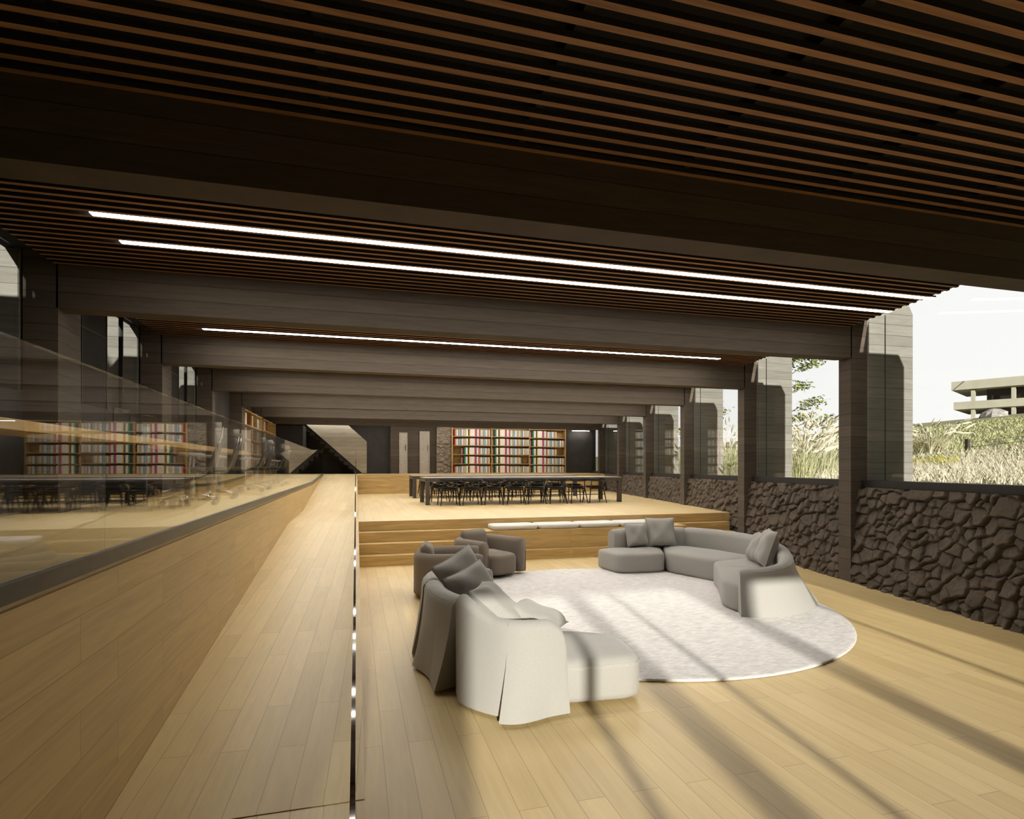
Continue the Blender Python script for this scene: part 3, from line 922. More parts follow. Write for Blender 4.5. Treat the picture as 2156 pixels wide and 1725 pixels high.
pillow('cushion', M_pillow, 'flat sunlit cushion lying on the chaise seat of the near sofa', (1.42, 4.50, .36 + .09), .46, math.radians(14), .05, math.radians(50))


def armchair(loc, rz, label):
    t = thing('armchair', label, 'armchair', loc, rz)      # faces +Y
    path = [(.47, .40), (.47, .05), (.46, -.25), (.30, -.45), (0, -.50), (-.30, -.45), (-.46, -.25), (-.47, .05), (-.47, .40)]
    v, f = swept_back(path, -1, 56, lambda u: .53, .17, lambda u: .0, None, .06)
    shell = mesh_obj('arm_shell', v, f, M_arm, t, smooth=True)
    m = MB()
    v, f = cushion_block([(-.29, .44), (-.30, -.30), (.30, -.30), (.29, .44), (0, .50)], .07, .37, it=3, rnd=.06)
    mesh_obj('seat', v, f, M_arm, t, smooth=True)
    rs = []
    for q in np.linspace(0, 1, 9):
        w = .25 * (1 - .02 * q); z = .36 + .33 * q
        d = .085
        if q > .8: k = (q - .8) / .2; d *= math.sqrt(max(.02, 1 - k * k)); w *= 1 - .12 * k * k
        yc = -.27 - .06 * q
        rs.append([(w * math.copysign(abs(math.cos(a)) ** .45, math.cos(a)), yc + d * math.copysign(abs(math.sin(a)) ** .6, math.sin(a)), z) for a in np.linspace(0, 2 * PI, 28, endpoint=False)])
    v, f = rings_mesh(rs)
    mesh_obj('back_cushion', v, f, M_arm, t, smooth=True)
    m = MB(); m.lathe([(.32, .0), (.33, .012), (.33, .05), (.30, .06)], 32); m.build('swivel_base', M_frame, t)
    for s in (-1, 1):
        m = MB(); m.tube([(s * .40, .452, .10), (s * .40, .458, .40)], .004, 6); m.build('arm_seam', M_frame, shell)
    return t


armchair((1.98, 8.72, .0245 * 0 + .001), math.radians(-150), 'taupe swivel armchair in front of the oak steps, facing the rug')
armchair((1.22, 7.55, .001), math.radians(-98), 'taupe swivel armchair behind the near sofa, its rounded back to the ramp')

# bench pads
def pad(x0, x1, label):
    hx = (x1 - x0) / 2
    v, f = cushion_block([(-hx, -.27), (0, -.275), (hx, -.27), (hx, .27), (0, .275), (-hx, .27)], 0, .085, rad=.11, rnd=.026, dome=.010, foot=.008)
    o = mesh_obj('seat_pad', v, f, M_bench, smooth=True); o.location = ((x0 + x1) / 2, 10.40, .5275)
    tag(o, label, 'seat cushion', 'bouclé seat pads on the oak bench')
    pts = [(hx * .985 * math.copysign(abs(math.cos(a)) ** .35, math.cos(a)), .262 * math.copysign(abs(math.sin(a)) ** .35, math.sin(a)), .058) for a in np.linspace(0, 2 * PI, 41)]
    pts = [(x, y, .066) for x, y, z in pts]
    m = MB(); m.tube(pts, .004, 5, caps=False); m.build('piping', M_bench, o, smooth=True)


for i, (a, b, lab) in enumerate(((2.42, 3.30, 'leftmost pale grey seat pad on the oak bench, nearest the armchairs'), (3.31, 4.14, 'pale grey seat pad on the oak bench, second from the armchairs'),
                                 (4.15, 4.98, 'pale grey seat pad on the oak bench, third from the armchairs'), (4.99, 5.82, 'pale grey seat pad on the oak bench hidden behind the sofa cushions'))):
    pad(a, b, lab)


# ------------------------------------------------------------------ long tables and chairs
def long_table(y0, y1, label):
    t = thing('long_table', label, 'table', (4.52, (y0 + y1) / 2, MID + .001))
    hx, hy = 2.78, (y1 - y0) / 2
    m = MB(); m.box(-hx, hx, -hy, hy, .695, .715); m.build('tabletop', M_tabletop, t, bevel=.003)
    m = MB(); m.box(-hx, hx, -hy, -hy + .03, .60, .6945); m.box(-hx, hx, hy - .03, hy, .60, .6945)
    m.box(-hx, -hx + .03, -hy + .0305, hy - .0305, .60, .6945); m.box(hx - .03, hx, -hy + .0305, hy - .0305, .60, .6945)
    m.build('apron', M_table, t)
    for sx in (-1, 1):
        for sy in (-1, 1):
            m = MB(); m.box(sx * (hx - .055) - .055, sx * (hx - .055) + .055, sy * (hy - .055) - .054, sy * (hy - .055) + .054, 0, .599 + .09)
            m.build('leg', M_table, t, bevel=.004)
    return t


M_tabletop = plain('grey_brown_tabletop', (.33, .29, .25), .35, 0, .5)
long_table(14.80, 16.20, 'long dark table nearer the lounge on the reading platform')
long_table(18.20, 19.55, 'long dark table farther back, nearer the bookcase steps')


def dining_chair(label, group):
    t = thing('dining_chair', label, 'chair', group=group)          # faces +Y
    v, f = cushion_block([(-.22, -.17), (-.25, .20), (.25, .20), (.22, -.17)], .425, .455, it=3, rnd=.012, dome=-.01, foot=.006)
    mesh_obj('seat', v, f, M_chair, t, smooth=True)
    rs = []
    for i, a in enumerate(np.linspace(-1, 1, 15)):
        x = .275 * a; y = -.27 + .10 * a * a
        hh = .075 * math.sqrt(max(.03, 1 - abs(a) ** 3)); d = .012
        rs.append([(x, y + d, .665 - hh * .85), (x, y - d, .665 - hh * .85), (x, y - d - .012, .665 + hh * .55), (x, y + d - .012, .665 + hh * .55)])
    v, f = rings_mesh(rs)
    mesh_obj('backrest', v, f, M_chair, t, smooth=True)
    for s in (-1, 1):
        m = MB(); m.tube([(s * .215, .19, .44), (s * .255, .235, 0)], [.019, .012], 8); m.build('leg', M_chair, t, smooth=True)
        m = MB(); m.tube([(s * .17, -.235, .66), (s * .185, -.19, .43), (s * .25, -.27, 0)], [.012, .020, .012], 8); m.build('leg', M_chair, t, smooth=True)
        m = MB(); m.tube([(s * .233, .21, .22), (s * .218, -.225, .24)], .010, 6); m.build('stretcher', M_chair, t, smooth=True)
    m = MB(); m.tube([(-.225, 0, .23), (.225, 0, .23)], .010, 6); m.build('stretcher', M_chair, t, smooth=True)
    m = MB(); m.box(-.205, .205, -.165, -.145, .385, .424); m.build('seat_rail', M_chair, t)
    return t


ch0 = None
rows = ((14.66, 0.0, 'at the near table, lounge side'), (16.32, PI, 'at the near table, far side'), (18.06, 0.0, 'at the far table, lounge side'), (19.68, PI, 'at the far table, far side'))
for y, rz, where in rows:
    for i in range(8):
        lab = 'black wooden chair %s, %s from the ramp end' % (where, ORD[i + 1])
        if ch0 is None: ch0 = dining_chair(lab, 'black chairs along the long tables'); o = ch0
        else: o = copy_tree(ch0)
        o['label'] = lab
        o.location = (2.32 + i * .585 + random.uniform(-.015, .015), y + random.uniform(-.02, .02), MID + .001); o.rotation_euler = (0, 0, rz + random.uniform(-.05, .05))


# ------------------------------------------------------------------ office: desk, screens, task chairs
def office_z(y): return float(np.interp(y, [16.4, 21.8], [OFF, UP]))


t = thing('office_desk', 'long oak desk running along the dark wall behind the glass', 'desk', (-2.64, 7.6, OFF + .001))
m = MB(); m.box(-.25, .26, -6.3, 6.6, .735, .815); m.build('desktop', M_desk, t, bevel=.004)
for y in (-6.2, -3.0, .2, 3.4, 6.5):
    m = MB(); m.box(-.22, .2, y - .03, y + .03, 0, .734); m.build('leg', M_frame, t)
for y, lab in ((7.13, 'nearest the viewer'), (8.0, 'second from the viewer'), (9.4, 'third from the viewer')):
    s = thing('desk_screen', 'small clear glass privacy screen on the oak desk, %s' % lab, 'screen', (-2.55, y, OFF + .8175))
    m = MB(); m.box(-.006, .006, 0, .46, .012, .30); m.build('glass_panel', M_screen, s)
    m = MB(); m.box(-.009, .009, -.006, .466, .0, .012); m.box(-.009, .009, -.006, .0, .012, .306); m.box(-.009, .009, .46, .466, .012, .306); m.box(-.009, .009, -.006, .466, .3, .306)
    m.build('screen_frame', M_chrome, s)


def task_chair(label):
    t = thing('office_chair', label, 'office chair', group='mesh office chairs along the oak desk')   # faces +Y
    for k in range(5):
        a = 2 * PI * k / 5 + .3
        ex, ey = .31 * math.cos(a), .31 * math.sin(a)
        m = MB(); m.tube([(.03 * math.cos(a), .03 * math.sin(a), .12), (ex * .6, ey * .6, .10), (ex, ey, .075)], [.022, .018, .013], 6)
        b = m.build('base_arm', M_chrome, t, smooth=True)
        m = MB(); m.tube([(ex - .022 * math.sin(a), ey + .022 * math.cos(a), .031), (ex + .022 * math.sin(a), ey - .022 * math.cos(a), .031)], .030, 12)
        m.tube([(ex, ey, .04), (ex, ey, .085)], .009, 6)
        m.build('caster', M_mesh, b, smooth=False)
    m = MB(); m.lathe([(.034, .09), (.034, .24), (.020, .241), (.020, .37), (.06, .372), (.07, .40)], 14); m.build('gas_column', M_plastic, t)
    v, f = cushion_block([(-.24, -.20), (-.255, .26), (.255, .26), (.24, -.20)], .40, .465, it=3, rnd=.03, dome=-.012)
    mesh_obj('seat', v, f, M_mesh, t, smooth=True)
    rs = []
    for q in np.linspace(0, 1, 10):
        z = .47 + .42 * q; w = .17 + .06 * math.sin(PI * min(1, q * 1.1)); y = -.20 - .05 * math.sin(PI * q) - .10 * q
        rs.append([(w * a, y + .05 * a * a, z) for a in np.linspace(-1, 1, 9)] + [(w * a, y + .05 * a * a - .014, z) for a in np.linspace(1, -1, 9)])
    v, f = rings_mesh(rs); mesh_obj('backrest', v, f, M_mesh, t, smooth=True)
    for s in (-1, 1):
        m = MB(); m.tube([(s * .15, -.14, .40), (s * .20, -.22, .48), (s * .235, -.29, .70), (s * .20, -.325, .90)], .010, 6); m.build('back_frame', M_chrome, t, smooth=True)
        m = MB(); m.tube([(s * .17, .02, .40), (s * .28, .02, .42), (s * .29, .0, .60)], .013, 6); m.tube([(s * .29, -.12, .612), (s * .29, .12, .618)], .022, 8)
        m.build('armrest', M_plastic, t, smooth=True)
    rs = []
    for a in np.linspace(-1, 1, 11):
        x = .14 * a; y = -.30 + .05 * a * a
        rs.append([(x, y + .012, .935 - .03 * (1 - a * a * .5)), (x, y - .014, .935 - .03 * (1 - a * a * .5)), (x, y - .02, 1.0 + .02 * (1 - a * a)), (x, y + .006, 1.005 + .02 * (1 - a * a))])
    v, f = rings_mesh(rs); hr = mesh_obj('headrest', v, f, M_plastic, t, smooth=True)
    m = MB(); m.tube([(0, -.315, .84), (0, -.33, .97)], .012, 6); m.build('headrest_stem', M_chrome, hr, smooth=True)
    return t


tc0 = None
for i, (x, y, rz) in enumerate(((-1.93, 7.75, 100), (-1.98, 9.15, 96), (-1.95, 11.5, 98), (-1.97, 12.6, 92), (-1.96, 14.6, 96), (-1.98, 15.7, 90))):
    lab = 'grey mesh office chair with headrest behind the glass, %s from the viewer' % ORD[i + 1]
    if tc0 is None: tc0 = task_chair(lab); o = tc0
    else: o = copy_tree(tc0)
    o['label'] = lab
    o.location = (x, y, OFF + .001); o.rotation_euler = (0, 0, math.radians(rz))

# ------------------------------------------------------------------ bookcases and books
BOOKC = {'dark red': (.16, .012, .016), 'red': (.55, .02, .02), 'grey': (.42, .42, .38), 'white': (.80, .80, .76), 'olive': (.33, .31, .14), 'blue': (.07, .22, .50), 'cream': (.70, .58, .40),
         'green': (.02, .28, .14), 'black': (.012, .011, .012), 'yellow': (.85, .42, .03), 'magenta': (.42, .03, .26), 'pale green': (.30, .50, .33), 'tan': (.45, .26, .13), 'purple': (.16, .04, .25), 'pale blue': (.35, .50, .66), 'orange': (.70, .17, .04)}
M_book = {}
for k_, c_ in BOOKC.items(): M_book[k_] = plain('book_cloth_' + k_.replace(' ', '_'), c_, .5, 0, .4, noise=.06, scale=40)
M_pages = plain('paper_pages', (.72, .66, .52), .9)
_bm = {}


def book_mesh(color, w, h, d):
    """cover and spine wrapped round a block of pages, origin at the foot of the spine, spine facing -Y"""
    key = (color, round(w, 3), round(h, 3), round(d, 3))
    if key in _bm: return _bm[key]
    c = .003
    m = MB()
    m.box(-w / 2, -w / 2 + c, 0, d, 0, h); m.box(w / 2 - c, w / 2, 0, d, 0, h)
    m.hexa([(-w / 2, 0, 0), (-w / 2 + w * .2, -.006, 0), (w / 2 - w * .2, -.006, 0), (w / 2, 0, 0), (-w / 2, 0, h), (-w / 2 + w * .2, -.006, h), (w / 2 - w * .2, -.006, h), (w / 2, 0, h)])
    nb = len(m.f)
    m.box(-w / 2 + c, w / 2 - c, .001, d - .006, .006, h - .006)
    me = bpy.data.meshes.new('book'); me.from_pydata(m.v, [], m.f); me.materials.append(M_book[color]); me.materials.append(M_pages)
    for i, p in enumerate(me.polygons): p.material_index = 1 if i >= nb else 0
    me.update(); _bm[key] = me
    return me


SEQ_A = [('red', .045, .30), ('grey', .06, .27), ('white', .05, .28), ('olive', .05, .27), ('pale blue', .045, .28), ('blue', .028, .29), ('grey', .055, .28), ('white', .06, .29), ('red', .02, .27), ('cream', .055, .28), ('pale green', .04, .30), ('white', .085, .30), ('black', .05, .29)]
SEQ_B = [('grey', .025, .26), ('dark red', .05, .29), ('black', .04, .29), ('green', .065, .31), ('white', .085, .30), ('black', .05, .30)]
SEQ_C = [('yellow', .04, .30), ('white', .068, .305), ('white', .064, .305), ('white', .066, .305), ('orange', .03, .30), ('magenta', .05, .31), ('pale green', .03, .29), ('white', .065, .30), ('red', .04, .29), ('grey', .065, .27), ('white', .055, .28), ('olive', .05, .275),
         ('pale blue', .045, .28), ('blue', .028, .29), ('white', .06, .28), ('grey', .05, .28), ('tan', .04, .28), ('cream', .06, .285)]
SEQ_D = [('grey', .06, .27), ('olive', .05, .275), ('blue', .035, .28), ('white', .06, .28), ('tan', .045, .285), ('cream', .05, .28)]
books = []     # (matrix args, colour, size, shelf words) gathered first, so that the largest 300 in view become objects


def row_of(seq, width, gap=.003):
    out, x = [], .0
    for c, w, h in seq:
        if x + w > width: break
        out.append((x, c, w, h)); x += w + gap
    return out


# back bookcase: three bays of five shelves
yb_, zb_ = 25.05, UP + .002
bx = [4.09, 5.92, 7.71, 9.47]
t = thing('bookcase', 'wide oak bookcase filled with coloured books against the back wall', 'bookcase', (4.09, yb_, zb_))
W = bx[3] - bx[0]
top = 2.10
for i, x in enumerate(bx):
    xx = x - 4.09
    m = MB(); m.box(xx - (.0 if i == 0 else .02), xx + (.06 if i == 0 else .02), 0, .30, 0, top if i < 3 else 2.06); m.build('side_panel', M_shelf, t)
SH = [0.03, .44, .85, 1.26, 1.67]
for b in range(3):
    x0 = bx[b] - 4.09 + (.061 if b == 0 else .021); x1 = bx[b + 1] - 4.09 - .021
    dz = -.03 if b == 2 else 0
    for z in SH + ([2.06] if b == 2 else []):
        m = MB(); m.box(x0, x1, .012, .285, z - .03 + (dz if z > .1 else 0), z + (dz if z > .1 else 0)); m.build('shelf', M_shelf, t)
m = MB(); m.box(.062, W - .02, .286, .299, .0, 2.05); m.build('back_panel', M_shelf, t)
bay_n = ('stone pier bay', 'middle bay', 'dark corner bay')
row_n = ('bottom shelf', 'fourth shelf down', 'third shelf down', 'second shelf down', 'top shelf')
for b in range(3):
    x0 = bx[b] + (.075 if b == 0 else .035); width = bx[b + 1] - .03 - x0
    dz = -.03 if b == 2 else 0
    for r in range(5):
        if b == 0: seq, skip = (SEQ_A + SEQ_C + SEQ_D, .05) if r in (0, 3, 4) else (SEQ_B + SEQ_C, .38)
        elif b == 1: seq, skip = SEQ_B + SEQ_C + SEQ_D + SEQ_A[1:], .0
        else: seq, skip = SEQ_B + SEQ_C + SEQ_D + SEQ_D, .0
        wd = width - skip
        if b == 1 and r == 1: wd = width - .36
        if b == 2 and r in (2, 4): wd = width - .38
        scale = 1.0
        for (x, c, w, h) in row_of(seq, wd):
            books.append(dict(p=(x0 + skip + x + w / 2, yb_ + .035, zb_ + SH[r] + (dz if r else 0) + .001), rz=0.0, c=c, w=w, h=h * 1.02, d=.20, where='%s, %s, back bookcase' % (row_n[r], bay_n[b]), size=w * h / 26.0 ** 2))

# two bookcases in the left wall bays
for u, (y0, y1) in enumerate(((16.64, 19.52), (19.84, 22.72))):
    zb0 = OFF + .012 if u == 0 else UP + .002
    zb0 = 1.26 if u == 0 else 1.402
    t = thing('bookcase', 'oak bookcase with half empty cells on the office side, %s' % ('nearer of the two' if u == 0 else 'farther of the two'), 'bookcase', (-2.88, y0, zb0))
    L = y1 - y0; Hh = 3.29 - zb0
    zz = [0.03 + (Hh - .06) / 5 * i for i in range(6)]
    for i in range(4):
        yy_ = L * i / 3
        m = MB(); m.box(-.30, 0, max(0, yy_ - .015), min(L, yy_ + .015), 0, Hh); m.build('side_panel', M_shelf, t)
    for i in range(3):
        for z in zz:
            m = MB(); m.box(-.29, -.003, L * i / 3 + .016, L * (i + 1) / 3 - .016, z - .028, z); m.build('shelf', M_shelf, t)
    m = MB(); m.box(-.315, -.301, 0, L, 0, Hh); m.build('back_panel', M_shelf, t)
    for i in range(3):
        for r in range(5):
            if (u == 1 and i >= 1) or (u == 1 and r == 1 and i): continue
            seq = [[('white', .07, .30), ('white', .07, .30), ('red', .035, .29), ('dark red', .03, .28)], [('orange', .04, .27), ('black', .03, .27), ('white', .07, .30), ('pale green', .03, .29)], [('pale blue', .05, .27), ('grey', .06, .27), ('olive', .05, .28), ('cream', .05, .26)]][i]
            if u == 1: seq = [('tan', .06, .27), ('red', .04, .28), ('cream', .06, .28), ('white', .05, .27), ('grey', .05, .26)]
            for (y, c, w, h) in row_of(seq, .8):
                books.append(dict(p=(-2.88 - .009, y0 + L * i / 3 + .14 + y + w / 2, zb0 + zz[r] + .001), rz=PI / 2, c=c, w=w, h=h, d=.20,
                                  where='%s, %s office bookcase, %s column' % (row_n[r], 'nearer' if u == 0 else 'farther', ORD[i + 1]), size=w * h * .35 / (17.0 + 3 * u) ** 2))

books.sort(key=lambda b: -b['size'])
rest = books[300:]
chosen = books[:300]
chosen.sort(key=lambda b: (b['where'], b['p'][0] if b['rz'] == 0 else b['p'][1]))
cnt = {}
tot = {}
for b in chosen: tot[(b['where'], b['c'])] = tot.get((b['where'], b['c']), 0) + 1
for b in chosen:
    key = (b['where'], b['c']); cnt[key] = cnt.get(key, 0) + 1
    lab = '%s%s book%s, %s' % ((ORD[cnt[key]] + ' ') if tot[key] > 1 else '', b['c'], (' from the left') if tot[key] > 1 else '', b['where'])
    o = bpy.data.objects.new('book', book_mesh(b['c'], b['w'], b['h'], b['d'])); COL.objects.link(o)
    o.location = b['p']; o.rotation_euler = (0, 0, b['rz'])
    tag(o, lab[0].upper() + lab[1:], 'book', 'books on ' + b['where'])
if rest:
    V, F, MI = [], [], []
    cols = sorted({b['c'] for b in rest})
    for b in rest:
        me = book_mesh(b['c'], b['w'], b['h'], b['d'])
        M4 = Matrix.Translation(b['p']) @ Matrix.Rotation(b['rz'], 4, 'Z')
        base = len(V)
        V += [tuple(M4 @ v.co) for v in me.vertices]
        for p in me.polygons:
            F.append([base + i for i in p.vertices]); MI.append(cols.index(b['c']) if p.material_index == 0 else len(cols))
    o = mesh_obj('thin_books', V, F, [M_book[c] for c in cols] + [M_pages])
    for p, i in zip(o.data.polygons, MI): p.material_index = i
    tag(o, 'remaining thin books between the others on the bookcase shelves', 'books', kind='stuff')

# ------------------------------------------------------------------ outside
M_grass = plain('meadow_soil', (.42, .40, .22), .95, scale=1.2, noise=.3)
M_blade = plain('grass_blades', (.46, .47, .24), .7, scale=2.0, noise=.3)
M_straw = plain('dry_grass', (.66, .62, .42), .8, scale=2.0, noise=.25)
M_plume = plain('pale_plumes', (.70, .65, .50), .9, scale=5.0, noise=.15)
M_leaf = plain('tree_leaves', (.20, .24, .05), .6, scale=3.0, noise=.3)
M_bark = plain('bark', (.30, .25, .18), .9, scale=12, noise=.3)
M_rock = plain('boulder', (.42, .39, .36), .9, scale=2.5, noise=.35, bump=.6)
M_pave = plain('dark_paving', (.12, .11, .10), .9, scale=1.0, noise=.1)
M_bconc = plain('weathered_concrete', (.44, .42, .33), .85, scale=.6, noise=.08)
M_bdark = plain('dark_building_glass', (.018, .014, .013), .3)
M_post = plain('dark_timber_post', (.05, .04, .035), .8)


def terr(x, y):
    t = x - (xb(y) + 1.3)
    z = np.interp(t, [-3, 0, 2.8, 7.8, 11, 17.7, 30, 42, 52, 65, 75, 200], [1.25, 1.38, 1.5, 1.78, 2.2, 2.9, 4.36, 5.86, 7.1, 8.5, 8.8, 9.0])
    k = np.clip((y - 2) / 6, 0, 1)
    return z + .12 * (vnoise(np.asarray(x) * .35, np.asarray(y) * .35, 3) - .5)


gx = np.r_[np.linspace(-1.0, 12, 40), np.linspace(12.6, 130, 90)]
gy = np.linspace(-14, 170, 150)
GX, GY = np.meshgrid(gx, gy, indexing='ij')
XX = xb(GY) + .9 + GX + .0
XX = np.where(GX < 0, xb(GY) + .45 + (GX + 1) * .45, XX)
ZZ = terr(XX, GY)
v = np.stack([XX, GY, ZZ], -1).reshape(-1, 3)
g = mesh_obj('ground', v, grid_faces(len(gx), len(gy)), M_grass, smooth=True)
tag(g, 'sunlit grassy hillside outside the windows', kind='structure')
m = MB(); m.prism([(-60, -80), (xb(-80) + .3, -80), (xb(-6.5) + .3, -6.5), (-60, -6.5)], -.3, -.13)
tag(m.build('pavement', M_pave), 'pale paving in front of the entrance facade', kind='structure')
m = MB(); m.box(-5.6, -5.3, -16.0, 40, -.13, 6.3)  # wall added to darken the office windows and shade the fins
tag(m.build('wall_shade', M_dark), 'added dark wall outside that darkens the office windows', kind='structure')
m = MB(); m.prism([(-60, -6.45), (-3.5, -6.45), (-3.5, 60), (-60, 60)], -.3, -.14)
tag(m.build('pavement.001', M_pave), 'pale paving outside the office windows', kind='structure')


def blade_mesh(cx, cy, n, hmin, hmax, spread, rng, width=.012, segs=4, droop=.5, lean=.25):
    V, F = [], []
    for _ in range(n):
        a = rng.uniform(0, 2 * PI); r0 = abs(rng.normal(0, spread * .35))
        bx_, by_ = cx + r0 * math.cos(a), cy + r0 * math.sin(a)
        z0 = float(terr(np.float64(bx_), np.float64(by_))) - .02
        h = rng.uniform(hmin, hmax); a2 = a + rng.normal(0, .6); out = h * rng.uniform(lean * .4, lean * 1.6)
        px, py = -math.sin(a2), math.cos(a2)
        b = len(V)
        for k in range(segs + 1):
            q = k / segs
            x = bx_ + math.cos(a2) * out * q ** 1.6; y = by_ + math.sin(a2) * out * q ** 1.6; z = z0 + h * (q - droop * .4 * q ** 3)
            w = width * (1 - q * .85)
            V += [(x - px * w, y - py * w, z), (x + px * w, y + py * w, z)]
        for k in range(segs): F.append([b + 2 * k, b + 2 * k + 1, b + 2 * k + 3, b + 2 * k + 2])
    return V, F


def plume_mesh(cx, cy, n, hmin, hmax, spread, rng, lean=.35, size=1.0):
    V, F = [], []
    for _ in range(n):
        a = rng.uniform(0, 2 * PI); r0 = abs(rng.normal(0, spread * .4))
        bx_, by_ = cx + r0 * math.cos(a), cy + r0 * math.sin(a)
        z0 = float(terr(np.float64(bx_), np.float64(by_)))
        h = rng.uniform(hmin, hmax); out = h * rng.uniform(.05, lean)
        p0 = Vector((bx_ + math.cos(a) * out, by_ + math.sin(a) * out, z0 + h))
        d = Vector((math.cos(a) * .7, math.sin(a) * .7, rng.uniform(-.1, .8))).normalized()
        L = rng.uniform(.22, .36) * size
        m = MB()
        m.tube([p0 + d * (L * q) for q in (0, .25, .55, .8, 1)], [.006 * size, .022 * size, .026 * size, .016 * size, .003 * size], 5)
        m.tube([(bx_, by_, z0), (bx_ + math.cos(a) * out * .45, by_ + math.sin(a) * out * .45, z0 + h * .6), tuple(p0)], .0035 * size, 4)
        b = len(V); V += m.v; F += [[b + i for i in f] for f in m.f]
    return V, F


rg_ = np.random.default_rng(11)
clumps = [(9.35, 10.3, 1.05, 'outside the second window from the sofas, nearest the glass'), (10.2, 11.1, 1.2, 'outside the second window, behind the nearest clump'), (10.6, 11.0, 1.1, 'outside the second window, towards the open side'),
          (11.5, 12.5, 1.35, 'farther up the slope behind the second window'), (10.2, 14.0, 1.3, 'outside the third window, near the slim tree'), (11.3, 15.4, 1.5, 'farther back behind the third window'),
          (11.2, 17.6, 1.4, 'outside the fourth window, lowest of the row'), (12.8, 13.4, 1.5, 'highest of the clumps behind the second window')]
for i, (x, y, s, lab) in enumerate(clumps):
    t = thing('ornamental_grass', 'pale plumed grass clump %s' % lab, 'plant')
    V, F = blade_mesh(x, y, 260, .5 * s, 1.0 * s, .45 * s, rg_, .007, 4, .7, .5); mesh_obj('foliage', V, F, M_blade, t)
    V, F = plume_mesh(x, y, 42, .55 * s, 1.15 * s, .5 * s, rg_, .55, 1.0); mesh_obj('plumes', V, F, M_plume, t)
t = thing('ornamental_grass', 'wide fountain of pale grass alone on the slope below the far building', 'plant')
V, F = blade_mesh(21.3, 16.9, 420, .6, 1.15, .75, rg_, .016, 5, .8, .75); mesh_obj('foliage', V, F, M_straw, t)
V, F = plume_mesh(21.3, 16.9, 60, .65, 1.2, .75, rg_, .9, 1.3); mesh_obj('plumes', V, F, M_plume, t)


def scatter(name, n, region, mat, hmin, hmax, label, rng, width, size=5):
    V, F = [], []
    c = 0
    while c < n:
        d = rng.uniform(*region[0]); az = rng.uniform(*region[1])
        x, y = d * math.sin(az), d * math.cos(az)
        tt = x - (xb(y) + 1.0)
        if tt < region[2][0] or tt > region[2][1]: continue
        v_, f_ = blade_mesh(x, y, size, hmin, hmax, .12 + d * .006, rng, width * (.5 + d / 25), 2, .4, .6)
        b = len(V); V += v_; F += [[b + i for i in f] for f in f_]
        c += 1
    o = mesh_obj(name, V, F, mat)
    tag(o, label, 'grass', kind='stuff')


scatter('dry_meadow_grass', 2600, ((9, 26), (.55, 1.02), (.6, 12.5)), M_plume, .12, .34, 'cream coloured dry grass right outside the windows', rg_, .012)
scatter('green_meadow_grass', 3600, ((18, 75), (.45, 1.05), (9, 60)), M_blade, .10, .30, 'bright green grass covering the slope', rg_, .016)
scatter('yellow_meadow_grass', 260, ((17, 23), (.80, .93), (6, 14)), plain('yellow_grass', (.55, .50, .08), .8), .15, .35, 'band of yellow grass at the foot of the slope', rg_, .012, 8)


def tree(x, y, h, label, rng):
    t = thing('slim_tree', label, 'tree')
    z0 = float(terr(np.float64(x), np.float64(y)))
    m = MB(); lv, lf = [], []
    def leaves(p, r, n):
        for _ in range(n):
            c = p + Vector(rng.normal(0, r, 3) * np.array([1, 1, .45]))
            a = rng.uniform(0, 2 * PI); b_ = rng.uniform(-.7, .7)
            u = Vector((math.cos(a), math.sin(a), b_)).normalized() * rng.uniform(.04, .085); w = u.cross(Vector((rng.normal(), rng.normal(), rng.normal()))).normalized() * rng.uniform(.02, .04)
            k = len(lv); lv.extend([tuple(c - u), tuple(c + w), tuple(c + u), tuple(c - w)]); lf.append([k, k + 1, k + 2, k + 3])
    trunk = [Vector((x, y, z0 - .1)), Vector((x + .12, y + .05, z0 + h * .3)), Vector((x - .05, y + .12, z0 + h * .6)), Vector((x + .1, y, z0 + h))]
    m.tube(trunk, [.075, .06, .042, .012], 8)
    for k in range(15):
        q = rng.uniform(.3, .98); i = min(2, int(q * 3)); p = trunk[i].lerp(trunk[i + 1], q * 3 - i)
        a = rng.uniform(0, 2 * PI); L = rng.uniform(.5, 1.1) * (1.25 - q * .6)
        e = p + Vector((math.cos(a) * L, math.sin(a) * L, L * rng.uniform(.1, .6)))
        m.tube([p, p.lerp(e, .5) + Vector((0, 0, .06)), e], [.018, .012, .005], 5)
        for s_ in (.55, .8, 1.0):
            leaves(p.lerp(e, s_), .16, 46)
    m.build('trunk', M_bark, t, smooth=True)
    mesh_obj('crown', lv, lf, M_leaf, t)


tree(13.4, 15.2, 4.3, 'slim tree with sparse leaves seen through the second and third windows', np.random.default_rng(5))
tree(11.6, 17.4, 4.0, 'leafy young tree behind the fin, seen through the third window', np.random.default_rng(8))

# building on the hill
zt = 8.75
t = thing('concrete_building', 'two storey concrete building with deep dark decks on top of the hill', 'building', (88.8, 66.9, zt), math.atan2(-.891, .454))
LB = 26.0
m = MB(); m.box(0, LB, 0, 12, 4.75, 6.05); m.build('roof_band', M_bconc, t)
m = MB(); m.box(.25, LB, .2, 12, 1.75, 2.9); m.build('floor_band', M_bconc, t)
m = MB(); m.box(2.3, LB, .9, 12, -1.6, .25); m.build('base_wall', M_bconc, t)
m = MB(); m.box(3.9, LB, 2.6, 11.8, .251, 1.749); m.box(3.9, LB, 2.6, 11.8, 2.901, 4.749); m.build('recessed_wall', M_bdark, t)
for x in (2.55, 7.2, 11.9):
    m = MB(); m.box(x - .24, x + .24, .5, 1.2, -.8, 1.749); m.box(x - .24, x + .24, .5, 1.2, 2.901, 4.749); m.build('pillar', M_bconc, t)
for x in (4.6, 8.3, 9.5):
    for z in (.252, 2.902):
        m = MB(); m.box(x - .09, x + .09, 2.3, 2.48, z, z + .85); m.build('balcony_post', M_bark, t)
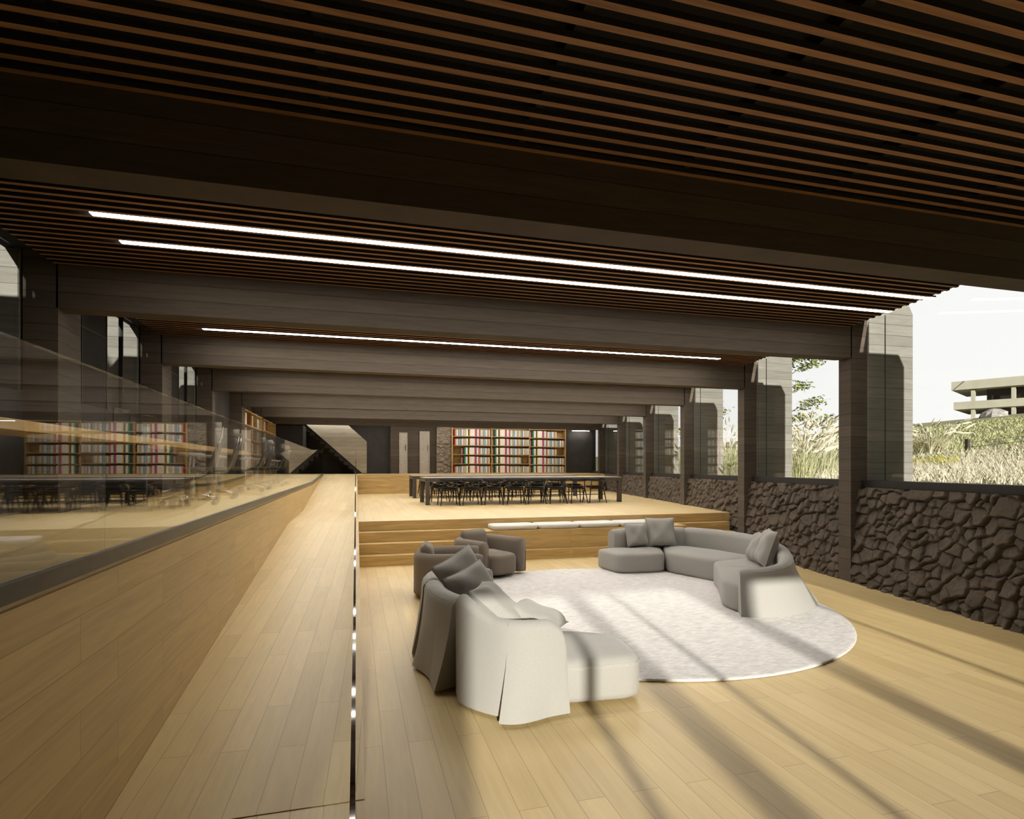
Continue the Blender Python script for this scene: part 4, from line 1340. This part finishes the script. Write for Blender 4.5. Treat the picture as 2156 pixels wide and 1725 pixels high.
m = MB(); m.tube([(.35, -.05, 4.85), (1.6, -.05, 6.0)], .04, 6); m.build('drain_pipe', M_post, t)
fn = thing('fence', 'low dark timber fence with two posts crossing the dry grass', 'fence')
for (x, y) in ((21.2, 15.4), (24.9, 14.5)):
    z = float(terr(np.float64(x), np.float64(y)))
    m = MB(); m.box(x - .055, x + .055, y - .055, y + .055, z - .1, z + .5); m.build('post', M_post, fn)
z1_, z2_ = float(terr(np.float64(21.2), np.float64(15.4))), float(terr(np.float64(24.9), np.float64(14.5)))
for dz in (.2, .38):
    m = MB(); m.tube([(21.2, 15.4, z1_ + dz), (24.9, 14.5, z2_ + dz)], .011, 6); m.build('rail', M_post, fn)
bm_ = MB(); bm_.lathe([(.05, -.3), (1.3, -.2), (1.45, .3), (1.2, .9), (.6, 1.3), (.08, 1.4)], 14)
vv = np.array(bm_.v); nn = vnoise(vv[:, 0] * 1.7 + 9, vv[:, 1] * 1.7 + vv[:, 2], 4); vv[:, :2] *= (.8 + .5 * nn)[:, None]
bo = mesh_obj('boulder', vv, bm_.f, M_rock, smooth=False); bo.location = (76.0, 52.0, float(terr(np.float64(76.), np.float64(52.))) - .35)
tag(bo, 'grey boulder on the hill in front of the concrete building', 'rock')

# ------------------------------------------------------------------ light
w = bpy.data.worlds.new('sky'); SC.world = w; w.use_nodes = True
nt = w.node_tree; nt.nodes.clear()
out = nt.nodes.new('ShaderNodeOutputWorld'); bg = nt.nodes.new('ShaderNodeBackground')
tcw = nt.nodes.new('ShaderNodeTexCoord')
# bright hazy sky over the hill (towards +X +Y), darkened overhead and behind to cut fill light
dt = nt.nodes.new('ShaderNodeVectorMath'); dt.operation = 'DOT_PRODUCT'; dt.inputs[1].default_value = (.74, .66, -.10)
nt.links.new(tcw.outputs['Generated'], dt.inputs[0])
rm = nt.nodes.new('ShaderNodeValToRGB'); nt.links.new(dt.outputs['Value'], rm.inputs[0])
rm.color_ramp.interpolation = 'EASE'
rm.color_ramp.elements[0].position = 0.55; rm.color_ramp.elements[0].color = (.05, .05, .05, 1)
rm.color_ramp.elements[1].position = .90; rm.color_ramp.elements[1].color = (.78, .775, .765, 1)
nt.links.new(rm.outputs[0], bg.inputs[0]); bg.inputs[1].default_value = 1.0
nt.links.new(bg.outputs[0], out.inputs[0])

ld = bpy.data.lights.new('sun', 'SUN'); ld.energy = 5.5; ld.angle = math.radians(.6); ld.color = (1.0, .965, .89)
so = bpy.data.objects.new('sun', ld); COL.objects.link(so)
so.rotation_euler = Vector((.143, 1.0, -.2526)).to_track_quat('-Z', 'Y').to_euler(); so.location = (0, -20, 12)

# ------------------------------------------------------------------ camera
cd = bpy.data.cameras.new('camera'); cam = bpy.data.objects.new('camera', cd); COL.objects.link(cam)
cam.location = (0, 0, CAM_Z); cam.rotation_euler = (PI / 2, 0, -math.radians(15.33))
cd.lens = 20.0; cd.sensor_width = 36.0; cd.sensor_fit = 'HORIZONTAL'; cd.shift_y = 120.5 / 2156; cd.clip_start = .02; cd.clip_end = 400
SC.camera = cam

SC.view_settings.view_transform = 'Standard'; SC.view_settings.look = 'None'; SC.view_settings.gamma = 1.0
SC.view_settings.use_curve_mapping = False; SC.view_settings.exposure = 0.45
cy = SC.cycles
cy.use_denoising = True
cy.max_bounces = 8; cy.diffuse_bounces = 4; cy.glossy_bounces = 4; cy.transmission_bounces = 4; cy.transparent_max_bounces = 24
cy.caustics_reflective = False; cy.caustics_refractive = False
cy.sample_clamp_indirect = 6.0
